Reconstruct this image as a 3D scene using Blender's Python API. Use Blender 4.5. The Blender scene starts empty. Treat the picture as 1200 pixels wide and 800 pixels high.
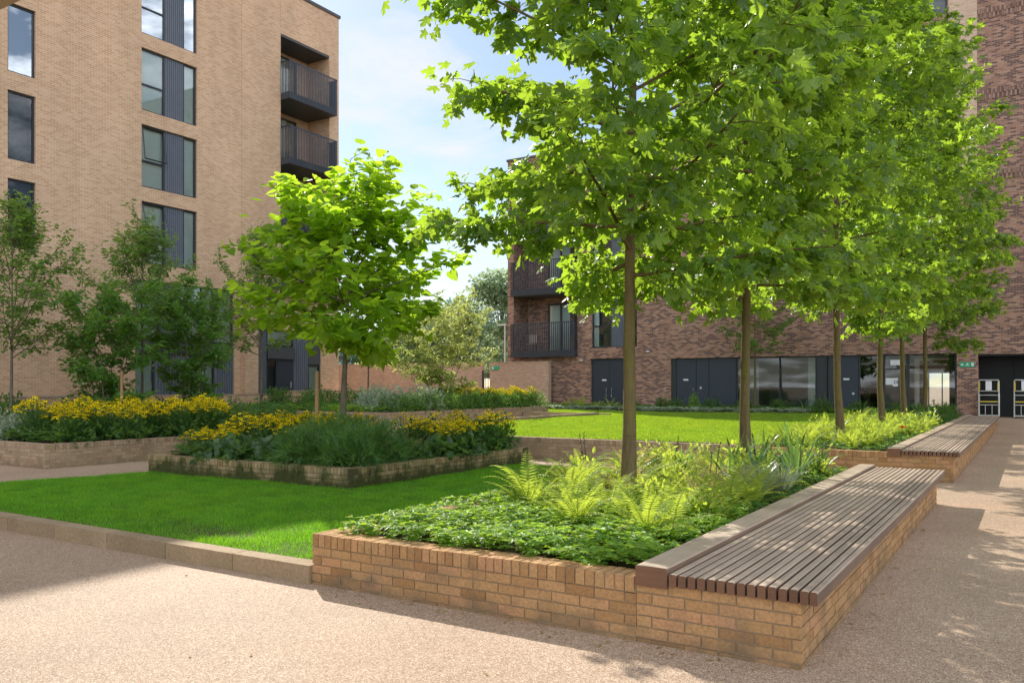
import bpy, math, random
import numpy as np

random.seed(7)
rng = np.random.default_rng(7)
S = bpy.context.scene
COL = S.collection
R = math.radians
ORG = {}

# ------------------------------------------------------------------ helpers
class MB:
    """collects geometry, links it as ONE mesh object"""
    def __init__(self):
        self.V = []; self.T = []; self.n = 0; self.F = []

    def add(self, V, F, mat=0, uv=None, tint=0.5):
        V = np.asarray(V, float).reshape(-1, 3)
        F = np.asarray(F, int)
        if F.ndim == 1:
            F = F[None]
        t = np.full(len(V), tint, float) if np.isscalar(tint) else np.asarray(tint, float)
        self.V.append(V); self.T.append(t)
        self.F.append((F + self.n, mat, uv))
        self.n += len(V)

    BF = np.array([[0, 3, 2, 1], [4, 5, 6, 7], [0, 1, 5, 4], [1, 2, 6, 5], [2, 3, 7, 6], [3, 0, 4, 7]])

    def boxes(self, lo, hi, tint=0.5, mat=0, jit=0.0):
        lo = np.asarray(lo, float).reshape(-1, 3); hi = np.asarray(hi, float).reshape(-1, 3)
        n = len(lo)
        c = np.array([[0, 0, 0], [1, 0, 0], [1, 1, 0], [0, 1, 0], [0, 0, 1], [1, 0, 1], [1, 1, 1], [0, 1, 1]], float)
        V = lo[:, None] + c[None] * (hi - lo)[:, None]
        if jit:
            V = V + rng.normal(0, jit, V.shape)
        F = (np.arange(n)[:, None, None] * 8 + self.BF[None]).reshape(-1, 4)
        if not np.isscalar(tint):
            tint = np.repeat(np.asarray(tint), 8)
        self.add(V.reshape(-1, 3), F, mat, None, tint)

    def box(self, x0, x1, y0, y1, z0, z1, mat=0, tint=0.5):
        self.boxes([[min(x0, x1), min(y0, y1), min(z0, z1)]], [[max(x0, x1), max(y0, y1), max(z0, z1)]], tint, mat)

    def tube(self, pts, rad, n=6, mat=0, tint=0.5):
        pts = np.asarray(pts, float); rad = np.asarray(rad, float) * np.ones(len(pts))
        k = len(pts)
        tan = np.gradient(pts, axis=0)
        tan /= np.linalg.norm(tan, axis=1)[:, None] + 1e-9
        ref = np.array([0, 0, 1.0]) if abs(tan[0, 2]) < .9 else np.array([1.0, 0, 0])
        a = np.cross(tan, ref); a /= np.linalg.norm(a, axis=1)[:, None] + 1e-9
        b = np.cross(tan, a)
        th = np.arange(n) * 2 * math.pi / n
        V = pts[:, None] + rad[:, None, None] * (np.cos(th)[None, :, None] * a[:, None] + np.sin(th)[None, :, None] * b[:, None])
        F = []
        for i in range(k - 1):
            for j in range(n):
                j2 = (j + 1) % n
                F.append([i * n + j, i * n + j2, (i + 1) * n + j2, (i + 1) * n + j])
        self.add(V.reshape(-1, 3), F, mat, None, tint)
        self.add(V[-1], [list(range(n))], mat, None, tint) if n in (3, 4) else None

    def prism(self, prof, axis, a0, a1, mat=0, endmat=None, tint=0.5, sidemat=None):
        """prof: 2D outline; axis 'y': (x,z) swept along y; 'x': (y,z) along x; 'z': (x,y) along z"""
        prof = np.asarray(prof, float); n = len(prof)
        def put(a):
            if axis == 'y': return np.stack([prof[:, 0], np.full(n, a), prof[:, 1]], 1)
            if axis == 'x': return np.stack([np.full(n, a), prof[:, 0], prof[:, 1]], 1)
            return np.stack([prof[:, 0], prof[:, 1], np.full(n, a)], 1)
        A, B = put(a0), put(a1)
        F = [[i, (i + 1) % n, n + (i + 1) % n, n + i] for i in range(n)]
        fm = mat if sidemat is None else np.array([sidemat if abs(prof[i][0] - prof[(i + 1) % n][0]) < 1e-6 or i == 0 else mat for i in range(n)])
        self.add(np.concatenate([A, B]), F, fm, None, tint)
        e = mat if endmat is None else endmat
        self.add(A, [list(range(n))[::-1]], e, None, tint)
        self.add(B, [list(range(n))], e, None, tint)

    def leaves(self, tmpl, P, D, N, s, tint, mat=0):
        """tmpl=(verts,tris); P pos, D midrib dir, N normal, s scale"""
        tv, tf = tmpl
        D = D / (np.linalg.norm(D, axis=1)[:, None] + 1e-9)
        N = N - (N * D).sum(1)[:, None] * D
        N = N / (np.linalg.norm(N, axis=1)[:, None] + 1e-9)
        X = np.cross(D, N)
        V = P[:, None] + s[:, None, None] * (tv[None, :, 0:1] * X[:, None] + tv[None, :, 1:2] * D[:, None] + tv[None, :, 2:3] * N[:, None])
        k = len(tv); n = len(P)
        F = (np.arange(n)[:, None, None] * k + tf[None]).reshape(-1, tf.shape[1])
        self.add(V.reshape(-1, 3), F, mat, None, np.repeat(tint, k))

    def build(self, name, mats, parent=None, smooth=False):
        if not isinstance(mats, (list, tuple)):
            mats = [mats]
        V = np.concatenate(self.V); T = np.concatenate(self.T)
        org = ORG.get(parent.name, np.zeros(3)) if parent else np.zeros(3)
        V = V - org
        idx = []; starts = []; mi = []; uvs = []
        c = 0
        for F, m, uv in self.F:
            k = F.shape[1]; nf = len(F)
            idx.append(F.reshape(-1)); starts.append(c + np.arange(nf) * k); c += nf * k
            mi.append(np.full(nf, m) if np.isscalar(m) else np.asarray(m))
            if uv is None:
                P = V[F]
                nn = np.cross(P[:, 1] - P[:, 0], P[:, 2] - P[:, 0])
                an = np.abs(nn) / (np.linalg.norm(nn, axis=1)[:, None] + 1e-12)
                top = an[:, 2] > .7
                xs = (~top) & (an[:, 0] > an[:, 1])
                u = P[..., 0].copy(); v = P[..., 2].copy()
                u[xs] = P[xs][..., 1]; v[top] = P[top][..., 1]
                uvs.append(np.stack([u, v], -1).reshape(-1, 2))
            else:
                uvs.append(np.asarray(uv, float).reshape(-1, 2))
        idx = np.concatenate(idx); starts = np.concatenate(starts); mi = np.concatenate(mi)
        me = bpy.data.meshes.new(name)
        me.vertices.add(len(V)); me.vertices.foreach_set('co', V.astype(np.float32).ravel())
        me.loops.add(len(idx)); me.loops.foreach_set('vertex_index', idx.astype(np.int32))
        me.polygons.add(len(starts)); me.polygons.foreach_set('loop_start', starts.astype(np.int32))
        me.polygons.foreach_set('material_index', mi.astype(np.int32))
        me.polygons.foreach_set('use_smooth', np.full(len(starts), smooth))
        me.update(calc_edges=True)
        l = me.uv_layers.new(name='UVMap')
        l.data.foreach_set('uv', np.concatenate(uvs).astype(np.float32).ravel())
        a = me.attributes.new('tint', 'FLOAT', 'POINT')
        a.data.foreach_set('value', T.astype(np.float32))
        for m in mats:
            me.materials.append(m)
        o = bpy.data.objects.new(name, me)
        COL.objects.link(o)
        if parent:
            o.parent = parent
            ORG[o.name] = org
        return o

def tag(o, label=None, cat=None, group=None, kind=None):
    if label: o['label'] = label
    if cat: o['category'] = cat
    if group: o['group'] = group
    if kind: o['kind'] = kind
    return o

def thing(name, label, cat, loc=(0, 0, 0), rz=0, group=None):
    o = bpy.data.objects.new(name, None)
    o.empty_display_size = .3
    COL.objects.link(o)
    o.location = loc; o.rotation_euler = (0, 0, rz)
    ORG[o.name] = np.array(loc, float)
    return tag(o, label, cat, group)

def proto(name):
    o = bpy.data.objects.new(name, None); COL.objects.link(o)
    ORG[o.name] = np.zeros(3)
    o.empty_display_size = .3
    return o

def dup(root):
    c = root.copy(); COL.objects.link(c)
    for ch in root.children:
        d = ch.copy(); COL.objects.link(d); d.parent = c
        for g in ch.children:
            e = g.copy(); COL.objects.link(e); e.parent = d
    return c

class Placer:
    """first placement uses the original, later ones copy it with its parts"""
    def __init__(self, roots):
        self.roots = roots; self.used = [False] * len(roots); self.i = 0
    def put(self, x, y, z, s=1.0, label=None, cat=None, group=None, rz=None, k=None):
        if k is None:
            k = self.i % len(self.roots); self.i += 1
        r = self.roots[k]
        if self.used[k]:
            r = dup(r)
        self.used[k] = True
        r.location = (x, y, z)
        r.rotation_euler = (0, 0, rng.uniform(0, 6.28) if rz is None else rz)
        r.scale = (s, s, s)
        for key in ('label', 'category', 'group'):
            if key in r: del r[key]
        tag(r, label, cat, group)
        return r

def struct(o):
    o['kind'] = 'structure'
    return o

# ------------------------------------------------------------------ materials
class NT:
    def __init__(self, name):
        self.m = bpy.data.materials.new(name); self.m.use_nodes = True
        self.t = self.m.node_tree; self.t.nodes.clear()
        self.out = self.n('ShaderNodeOutputMaterial')
    def n(self, typ, **kw):
        d = self.t.nodes.new(typ)
        for k, v in kw.items():
            if k.startswith('i_'):
                key = k[2:]
                d.inputs[int(key) if key.isdigit() else key.replace('_', ' ')].default_value = v
            else:
                setattr(d, k, v)
        return d
    def l(self, a, b):
        self.t.links.new(a, b)
    def ramp(self, src, stops, interp='LINEAR'):
        r = self.n('ShaderNodeValToRGB'); r.color_ramp.interpolation = interp
        el = r.color_ramp.elements
        while len(el) < len(stops): el.new(.5)
        for e, (p, c) in zip(el, stops):
            e.position = p; e.color = (c[0], c[1], c[2], 1)
        self.l(src, r.inputs[0])
        return r.outputs[0]
    def mix(self, fac, a, b, mode='MIX'):
        x = self.n('ShaderNodeMix', data_type='RGBA', blend_type=mode)
        for i, s in ((0, fac), (6, a), (7, b)):
            if isinstance(s, (int, float)): x.inputs[i].default_value = s
            elif isinstance(s, tuple): x.inputs[i].default_value = (s[0], s[1], s[2], 1)
            else: self.l(s, x.inputs[i])
        return x.outputs[2]
    def noise(self, scale, detail=4, vec=None, rough=.55):
        x = self.n('ShaderNodeTexNoise'); x.inputs['Scale'].default_value = scale
        x.inputs['Detail'].default_value = detail; x.inputs['Roughness'].default_value = rough
        if vec is not None: self.l(vec, x.inputs['Vector'])
        return x.outputs['Fac']
    def obj(self):
        return self.n('ShaderNodeTexCoord').outputs['Object']
    def uv(self):
        return self.n('ShaderNodeTexCoord').outputs['UV']
    def map(self, vec, scale=(1, 1, 1), loc=(0, 0, 0)):
        x = self.n('ShaderNodeMapping'); x.inputs['Scale'].default_value = scale; x.inputs['Location'].default_value = loc
        self.l(vec, x.inputs['Vector']); return x.outputs[0]
    def tint(self):
        return self.n('ShaderNodeAttribute', attribute_name='tint').outputs['Fac']
    def bump(self, h, strength=.5, dist=.01):
        b = self.n('ShaderNodeBump'); b.inputs['Strength'].default_value = strength; b.inputs['Distance'].default_value = dist
        self.l(h, b.inputs['Height']); return b.outputs[0]
    def bsdf(self, col, rough=.8, spec=.3, metal=0, normal=None):
        p = self.n('ShaderNodeBsdfPrincipled')
        if isinstance(col, tuple): p.inputs['Base Color'].default_value = (*col, 1)
        else: self.l(col, p.inputs['Base Color'])
        p.inputs['Roughness'].default_value = rough
        p.inputs['Specular IOR Level'].default_value = spec
        p.inputs['Metallic'].default_value = metal
        if normal is not None: self.l(normal, p.inputs['Normal'])
        return p.outputs[0]
    def done(self, sh):
        self.l(sh, self.out.inputs[0]); return self.m

def plain(name, col, rough=.6, spec=.3, metal=0, var=.12):
    t = NT(name)
    nz = t.noise(3, 3, t.obj())
    c = t.mix(nz, tuple(max(0, x * (1 - var)) for x in col), tuple(min(1, x * (1 + var)) for x in col))
    return t.done(t.bsdf(c, rough, spec, metal))

def m_gravel():
    t = NT('resin_gravel'); o = t.obj()
    v = t.n('ShaderNodeTexVoronoi'); v.inputs['Scale'].default_value = 150; t.l(o, v.inputs['Vector'])
    sep = t.n('ShaderNodeSeparateColor'); t.l(v.outputs['Color'], sep.inputs[0])
    c = t.ramp(sep.outputs[0], [(0, (.19, .125, .08)), (.3, (.33, .225, .155)), (.55, (.43, .32, .235)), (.8, (.54, .43, .33)), (1, (.74, .65, .54))])
    v2 = t.n('ShaderNodeTexVoronoi'); v2.inputs['Scale'].default_value = 38; t.l(o, v2.inputs['Vector'])
    s2 = t.n('ShaderNodeSeparateColor'); t.l(v2.outputs['Color'], s2.inputs[0])
    c = t.mix(.10, c, t.ramp(s2.outputs[1], [(0, (.2, .12, .08)), (.6, (.42, .3, .22)), (1, (.62, .5, .4))]))
    big = t.ramp(t.noise(.7, 5, o), [(.3, (.79, .735, .665)), (.7, (.97, .905, .825))])
    c = t.mix(1, c, big, 'MULTIPLY')
    st = t.ramp(t.noise(.33, 3, t.map(o, loc=(7, 3, 0))), [(.52, (0, 0, 0)), (.72, (.5, .5, .5))])
    c = t.mix(st, c, t.mix(1, c, (1, .80, .66), 'MULTIPLY'))
    return t.done(t.bsdf(c, .75, .35, 0, t.bump(v.outputs['Distance'], .55, .004)))

def m_brickbox(name, stops, moss=0.0, grime=.5):
    """real modelled bricks: colour per brick from tint"""
    t = NT(name); o = t.obj()
    c = t.ramp(t.tint(), stops)
    n1 = t.noise(45, 4, o)
    c = t.mix(1, c, t.ramp(n1, [(.3, (.72, .70, .68)), (.55, (1, 1, 1)), (.8, (1.15, 1.12, 1.1))]), 'MULTIPLY')
    n2 = t.noise(2.3, 5, o)
    c = t.mix(t.ramp(n2, [(.5, (0, 0, 0)), (.75, (grime,) * 3)]), c, (.20, .16, .11))
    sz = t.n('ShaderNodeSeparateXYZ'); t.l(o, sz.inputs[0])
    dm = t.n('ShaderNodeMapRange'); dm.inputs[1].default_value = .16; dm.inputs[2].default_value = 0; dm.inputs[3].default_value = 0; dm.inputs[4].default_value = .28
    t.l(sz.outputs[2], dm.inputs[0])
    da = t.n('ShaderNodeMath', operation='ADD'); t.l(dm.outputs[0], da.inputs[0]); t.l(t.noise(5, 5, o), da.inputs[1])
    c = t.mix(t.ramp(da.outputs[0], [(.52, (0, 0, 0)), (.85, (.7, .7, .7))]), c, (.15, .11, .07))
    if moss:
        sx = t.n('ShaderNodeSeparateXYZ'); t.l(o, sx.inputs[0])
        mr = t.n('ShaderNodeMapRange'); mr.inputs[1].default_value = .0; mr.inputs[2].default_value = .36
        mr.inputs[3].default_value = .30; mr.inputs[4].default_value = .0
        t.l(sx.outputs[2], mr.inputs[0])
        ad = t.n('ShaderNodeMath', operation='ADD')
        t.l(t.noise(3.2, 7, t.map(o, (1, 1, .55)), .7), ad.inputs[0]); t.l(mr.outputs[0], ad.inputs[1])
        mk = t.ramp(ad.outputs[0], [(.49, (0, 0, 0)), (.68, (moss,) * 3)])
        c = t.mix(mk, c, t.mix(t.noise(9, 3, o), (.020, .026, .008), (.075, .088, .02)))
    return t.done(t.bsdf(c, .88, .2, 0, t.bump(n1, .5, .004)))

def m_facade(name, stops, mortar, bw=.225, rh=.075, grime=(.92, 1.06)):
    t = NT(name); uv = t.uv()
    b = t.n('ShaderNodeTexBrick')
    b.offset = .5
    b.inputs['Color1'].default_value = (0, 0, 0, 1); b.inputs['Color2'].default_value = (1, 1, 1, 1)
    b.inputs['Mortar'].default_value = (.5, .5, .5, 1)
    b.inputs['Scale'].default_value = 1; b.inputs['Mortar Size'].default_value = .009
    b.inputs['Mortar Smooth'].default_value = .1
    b.inputs['Brick Width'].default_value = bw; b.inputs['Row Height'].default_value = rh
    t.l(uv, b.inputs['Vector'])
    c = t.ramp(b.outputs['Color'], stops)
    c = t.mix(b.outputs['Fac'], c, mortar)
    g = t.ramp(t.noise(.45, 6, t.obj()), [(.3, (grime[0],) * 3), (.7, (grime[1],) * 3)])
    c = t.mix(1, c, g, 'MULTIPLY')
    g2 = t.ramp(t.noise(1.0, 4, t.map(t.obj(), (.9, .9, .12))), [(.35, (.93,) * 3), (.7, (1.05,) * 3)])
    c = t.mix(1, c, g2, 'MULTIPLY')
    inv = t.n('ShaderNodeMath', operation='SUBTRACT'); inv.inputs[0].default_value = 1; t.l(b.outputs['Fac'], inv.inputs[1])
    return t.done(t.bsdf(c, .9, .2, 0, t.bump(inv.outputs[0], .4, .006)))

def m_leaf(name, c0, c1, trans=.5, tcol=None, rough=.45, spec=.35, back=None):
    t = NT(name)
    tt = t.tint()
    c = t.mix(tt, c0, c1)
    p = t.bsdf(c, rough, spec)
    tr = t.n('ShaderNodeBsdfTranslucent')
    if tcol is None:
        tcol = (min(1, c1[0] * 2.6 + .02), min(1, c1[1] * 2.2 + .02), c1[2] * .8)
    tc = t.mix(tt, tuple(x * .7 for x in tcol), tcol)
    t.l(tc, tr.inputs[0])
    mx = t.n('ShaderNodeMixShader'); mx.inputs[0].default_value = trans
    t.l(p, mx.inputs[1]); t.l(tr.outputs[0], mx.inputs[2])
    return t.done(mx.outputs[0])

def m_timber(name, c0, c1, grain_axis='y'):
    t = NT(name); o = t.obj()
    sc = {'y': (60, 1.6, 60), 'x': (1.6, 60, 60)}[grain_axis]
    n = t.noise(1, 6, t.map(o, sc), .6)
    n2 = t.noise(1.5, 4, o)
    c = t.mix(n, c0, c1)
    c = t.mix(t.ramp(n2, [(.4, (0, 0, 0)), (.7, (.35, .35, .35))]), c, tuple(x * .55 for x in c0))
    c = t.mix(1, c, t.ramp(t.tint(), [(0, (.82, .80, .80)), (1, (1.15, 1.13, 1.1))]), 'MULTIPLY')
    return t.done(t.bsdf(c, .62, .35, 0, t.bump(n, .35, .003)))

def m_glass(name='window_glass', refl=.22, tint=(.80, .88, .87)):
    t = NT(name)
    g = t.n('ShaderNodeBsdfGlossy'); g.inputs['Roughness'].default_value = .015; g.inputs['Color'].default_value = (.92, .96, 1, 1)
    tr = t.n('ShaderNodeBsdfTransparent'); tr.inputs[0].default_value = (*tint, 1)
    fr = t.n('ShaderNodeFresnel'); fr.inputs[0].default_value = 1.5
    ad = t.n('ShaderNodeMath', operation='ADD', use_clamp=True); ad.inputs[1].default_value = refl
    t.l(fr.outputs[0], ad.inputs[0])
    mx = t.n('ShaderNodeMixShader'); t.l(ad.outputs[0], mx.inputs[0])
    t.l(tr.outputs[0], mx.inputs[1]); t.l(g.outputs[0], mx.inputs[2])
    return t.done(mx.outputs[0])

def m_soil():
    t = NT('soil'); o = t.obj(); n = t.noise(25, 6, o, .7)
    c = t.ramp(n, [(.3, (.018, .012, .007)), (.6, (.05, .034, .02)), (.8, (.11, .08, .05))])
    return t.done(t.bsdf(c, .95, .1, 0, t.bump(n, .8, .02)))

def m_bark(name, c0, c1, green=None):
    t = NT(name); o = t.obj()
    n = t.noise(1, 6, t.map(o, (26, 26, 5)), .65)
    c = t.ramp(n, [(.3, c0), (.7, c1)])
    if green:
        c = t.mix(t.ramp(t.noise(2.2, 5, o), [(.40, (0, 0, 0)), (.62, (.75, .75, .75))]), c, green)
    w = t.n('ShaderNodeTexNoise'); w.inputs['Scale'].default_value = 1; w.inputs['Detail'].default_value = 3
    t.l(t.map(o, (3, 3, 34)), w.inputs['Vector'])
    c = t.mix(t.ramp(w.outputs['Fac'], [(.60, (0, 0, 0)), (.72, (.4, .4, .4))]), c, tuple(x * .45 for x in c0))
    return t.done(t.bsdf(c, .85, .2, 0, t.bump(n, .5, .008)))

def m_kerb():
    t = NT('kerb_stone'); o = t.obj()
    n = t.noise(30, 5, o, .7); n2 = t.noise(1.6, 5, o)
    c = t.ramp(n, [(.25, (.25, .18, .11)), (.6, (.38, .29, .19)), (.85, (.52, .43, .31))])
    c = t.mix(1, c, t.ramp(n2, [(.3, (.8, .78, .72)), (.7, (1.06, 1.04, 1.0))]), 'MULTIPLY')
    c = t.mix(1, c, t.ramp(t.tint(), [(0, (.88, .86, .84)), (1, (1.1, 1.08, 1.06))]), 'MULTIPLY')
    return t.done(t.bsdf(c, .85, .25, 0, t.bump(n, .5, .003)))

def m_grass(name, c0, c1, trans=.4):
    t = NT(name); o = t.obj()
    big = t.noise(.9, 4, o)
    c = t.mix(t.tint(), c0, c1)
    c = t.mix(t.ramp(big, [(.35, (0, 0, 0)), (.7, (.45, .45, .45))]), c, t.mix(1, c, (1.35, 1.05, .8), 'MULTIPLY'))
    c = t.mix(1, c, t.ramp(t.noise(3.1, 5, o), [(.30, (.70, .72, .80)), (.52, (1, 1, 1)), (.75, (1.22, 1.10, 1.0))]), 'MULTIPLY')
    c = t.mix(t.ramp(t.noise(6.5, 3, t.map(o, loc=(3, 9, 0))), [(.62, (0, 0, 0)), (.72, (.4, .4, .4))]), c, (.22, .24, .06))
    p = t.bsdf(c, .5, .25)
    tr = t.n('ShaderNodeBsdfTranslucent'); t.l(t.mix(1, c, (1.9, 1.6, .7), 'MULTIPLY'), tr.inputs[0])
    mx = t.n('ShaderNodeMixShader'); mx.inputs[0].default_value = trans
    t.l(p, mx.inputs[1]); t.l(tr.outputs[0], mx.inputs[2])
    return t.done(mx.outputs[0])

M = {}
M['gravel'] = m_gravel()
YB = [(0, (.34, .185, .08)), (.35, (.43, .245, .108)), (.7, (.48, .285, .13)), (1, (.50, .27, .135))]
M['brick'] = m_brickbox('yellow_stock_brick', YB, 0, .35)
M['brick_moss'] = m_brickbox('mossy_stock_brick', [(0, (.25, .18, .085)), (.5, (.34, .25, .13)), (1, (.42, .30, .17))], .97, .5)
M['brick_grey'] = m_brickbox('buff_garden_brick', [(0, (.33, .23, .15)), (.5, (.42, .31, .21)), (1, (.48, .34, .23))], 0, .4)
M['mortar'] = plain('mortar', (.32, .23, .14), .95, .1)
M['mossy_mortar'] = plain('mossy_mortar', (.075, .07, .035), .95, .1)
M['facade_tan'] = m_facade('tan_facade_brick', [(0, (.49, .295, .17)), (.5, (.565, .355, .22)), (1, (.63, .415, .265))], (.68, .51, .37))
M['facade_red'] = m_facade('red_facade_brick', [(0, (.125, .075, .07)), (.34, (.16, .095, .085)), (.43, (.29, .162, .112)), (.7, (.37, .21, .148)), (1, (.45, .285, .21))], (.35, .245, .185))
M['facade_pale'] = m_facade('pale_facade_brick', [(0, (.52, .37, .26)), (.5, (.60, .43, .31)), (1, (.66, .50, .38))], (.6, .46, .36))
M['facade_band'] = m_facade('banded_brick', [(0, (.07, .04, .04)), (.45, (.09, .05, .05)), (.55, (.33, .18, .14)), (1, (.45, .28, .22))], (.30, .20, .16), .11, .42)
M['brick_band'] = m_brickbox('projecting_band_brick', [(0, (.13, .08, .075)), (.4, (.25, .15, .12)), (1, (.44, .29, .23))], 0, .3)
M['wall_buff'] = m_facade('buff_boundary_brick', [(0, (.36, .245, .18)), (.5, (.42, .295, .22)), (1, (.48, .35, .265))], (.44, .34, .26))
M['kerb'] = m_kerb()
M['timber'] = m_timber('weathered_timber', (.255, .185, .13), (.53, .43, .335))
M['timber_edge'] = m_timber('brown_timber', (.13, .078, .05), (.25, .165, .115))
M['timber_end'] = m_timber('timber_end_grain', (.12, .058, .032), (.21, .11, .065), 'x')
M['stake'] = m_timber('stake_timber', (.26, .15, .06), (.42, .27, .13))
M['soil'] = m_soil()
M['bark_maple'] = m_bark('maple_bark', (.085, .06, .028), (.19, .135, .07), (.14, .12, .03))
M['bark_grey'] = m_bark('grey_bark', (.10, .08, .06), (.22, .18, .14))
M['leaf_maple'] = m_leaf('maple_leaf', (.040, .092, .024), (.112, .19, .046), .52, (.60, .88, .055), .36, .5)
M['leaf_catalpa'] = m_leaf('catalpa_leaf', (.10, .20, .018), (.17, .30, .028), .62, (.68, .98, .05))
M['leaf_cherry'] = m_leaf('cherry_leaf', (.050, .125, .038), (.125, .235, .062), .46, (.5, .76, .09))
M['leaf_bush'] = m_leaf('bush_leaf', (.042, .125, .03), (.12, .25, .05), .44, (.46, .78, .08), .4, .45)
M['leaf_light'] = m_leaf('pale_tree_leaf', (.14, .20, .055), (.28, .34, .11), .5, (.80, .88, .22))
M['leaf_far'] = m_leaf('hazed_woodland_leaf', (.10, .16, .10), (.19, .27, .16), .5, (.6, .75, .40))  # distance haze painted into the leaf colour as a paler green
M['leaf_far_haze_blue'] = m_leaf('haze_blue_woodland_leaf', (.085, .15, .14), (.14, .22, .19), .45, (.38, .58, .45))  # leaf colour shifted to blue in place of air haze
M['fern'] = m_leaf('fern_frond', (.12, .20, .03), (.25, .33, .06), .52, (.80, .95, .10), .5)
M['fern_dry'] = m_leaf('dry_fern_frond', (.20, .15, .06), (.34, .27, .12), .45, (.75, .62, .22), .6)
M['seedhead'] = plain('dry_seedhead', (.10, .075, .05), .9, .1)
M['cover'] = m_leaf('groundcover_leaf', (.055, .15, .02), (.18, .32, .05), .42, (.62, .90, .07), .5, .28)
M['cover_grey'] = m_leaf('silver_groundcover_leaf', (.16, .23, .14), (.42, .48, .36), .38, (.6, .7, .45))
M['strap'] = m_leaf('strap_leaf', (.035, .085, .03), (.075, .15, .055), .4, (.3, .5, .08), .35, .5)
M['silver'] = m_leaf('silver_grass', (.15, .21, .11), (.33, .40, .25), .4, (.6, .65, .4))
M['tan_grass'] = m_leaf('straw_grass', (.28, .22, .10), (.45, .38, .18), .4, (.7, .6, .25))
M['juniper'] = m_leaf('juniper_spray', (.028, .085, .024), (.10, .20, .05), .36, (.3, .55, .08))
M['rud_leaf'] = m_leaf('coneflower_leaf', (.032, .095, .026), (.085, .175, .04), .42, (.32, .56, .07))
M['petal'] = m_leaf('yellow_petal', (.92, .68, .008), (1.0, .84, .016), .35, (1, .84, .02), .6, .1)
M['cone'] = plain('flower_cone', (.09, .035, .01), .9, .1)
M['white_petal'] = m_leaf('white_petal', (.6, .6, .5), (.8, .8, .7), .35, (.8, .8, .65), .6, .1)
M['red_petal'] = m_leaf('red_petal', (.55, .02, .01), (.7, .03, .02), .35, (.8, .05, .03), .6, .1)
M['metal'] = plain('dark_frame_metal', (.030, .035, .042), .42, .45)
M['panel'] = plain('grey_corrugated_panel', (.13, .145, .18), .45, .4)
M['fascia'] = plain('grey_fascia', (.07, .075, .085), .5, .4)
M['rail'] = plain('railing_steel', (.040, .052, .070), .4, .5)
M['door'] = plain('blue_grey_door', (.030, .042, .062), .45, .45)
M['glass'] = m_glass(refl=.07)
M['glass_low'] = m_glass('shopfront_glass', .015, (.72, .80, .78))
M['glass_sky'] = m_glass('reflective_glass', .42, (.6, .7, .75))
M['window_backing'] = plain('roller_blind', (.72, .76, .72), .8, .2)
M['curtain'] = plain('pale_curtain', (.74, .80, .77), .9, .1)
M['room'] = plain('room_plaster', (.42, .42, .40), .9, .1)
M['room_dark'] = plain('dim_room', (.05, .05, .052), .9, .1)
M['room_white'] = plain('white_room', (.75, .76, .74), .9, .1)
M['black'] = plain('black_boards', (.010, .011, .012), .6, .3)
M['concrete'] = plain('concrete', (.32, .27, .19), .85, .2)
M['coping'] = plain('dark_coping', (.09, .085, .085), .6, .3)
M['alu'] = plain('brushed_aluminium', (.55, .55, .52), .4, .5, .6)
M['yellow'] = plain('yellow_plastic', (.60, .45, .05), .5, .4)
M['white'] = plain('white_plate', (.75, .75, .78), .6, .3, 0, .04)
M['green_sign'] = plain('green_sign', (.01, .36, .17), .5, .4, 0, .05)
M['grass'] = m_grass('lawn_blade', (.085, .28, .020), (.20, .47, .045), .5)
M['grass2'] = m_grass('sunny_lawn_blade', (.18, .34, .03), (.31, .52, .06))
M['turf'] = plain('turf', (.085, .12, .028), .95, .1, 0, .4)
M['lamp'] = plain('pole_paint', (.60, .66, .68), .5, .4)

# ------------------------------------------------------------------ camera, light, world
cam = bpy.data.cameras.new('camera'); co = bpy.data.objects.new('camera', cam); COL.objects.link(co)
co.location = (0, 0, 1.7); co.rotation_euler = (R(90), 0, R(32.164))
cam.sensor_width = 36; cam.lens = 36 * 970 / 1200; cam.shift_y = 52 / 1200
cam.clip_start = .05; cam.clip_end = 3000
S.camera = co

SUN = np.array([-1.11, .82, 1.0]); SUN /= np.linalg.norm(SUN)
EL = math.asin(SUN[2]); AZ = math.atan2(SUN[0], SUN[1])
sl = bpy.data.lights.new('sun', 'SUN'); so = bpy.data.objects.new('sun', sl); COL.objects.link(so)
sl.energy = 4.0; sl.angle = R(.55); sl.color = (1, .94, .84)
from mathutils import Vector
so.rotation_euler = Vector(tuple(SUN)).to_track_quat('Z', 'Y').to_euler()

CLOUD_FILL = 3.8
w = bpy.data.worlds.new('World'); S.world = w; w.use_nodes = True
t = w.node_tree; t.nodes.clear()
def wn(typ): return t.nodes.new(typ)
out = wn('ShaderNodeOutputWorld')
sky = wn('ShaderNodeTexSky'); sky.sky_type = 'NISHITA'; sky.sun_disc = False
sky.sun_elevation = EL; sky.sun_rotation = AZ; sky.air_density = 1.0; sky.dust_density = .3; sky.ozone_density = 1.5
bg = wn('ShaderNodeBackground'); bg.inputs[1].default_value = .088
t.links.new(sky.outputs[0], bg.inputs[0])
tc = wn('ShaderNodeTexCoord'); sp = wn('ShaderNodeSeparateXYZ'); t.links.new(tc.outputs['Generated'], sp.inputs[0])
zz = wn('ShaderNodeMath'); zz.operation = 'MAXIMUM'; zz.inputs[1].default_value = .0; t.links.new(sp.outputs[2], zz.inputs[0])
za = wn('ShaderNodeMath'); za.operation = 'ADD'; za.inputs[1].default_value = .18; t.links.new(zz.outputs[0], za.inputs[0])
dv = wn('ShaderNodeVectorMath'); dv.operation = 'DIVIDE'; t.links.new(tc.outputs['Generated'], dv.inputs[0])
cb = wn('ShaderNodeCombineXYZ')
for i in range(3): t.links.new(za.outputs[0], cb.inputs[i])
t.links.new(cb.outputs[0], dv.inputs[1])
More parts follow.
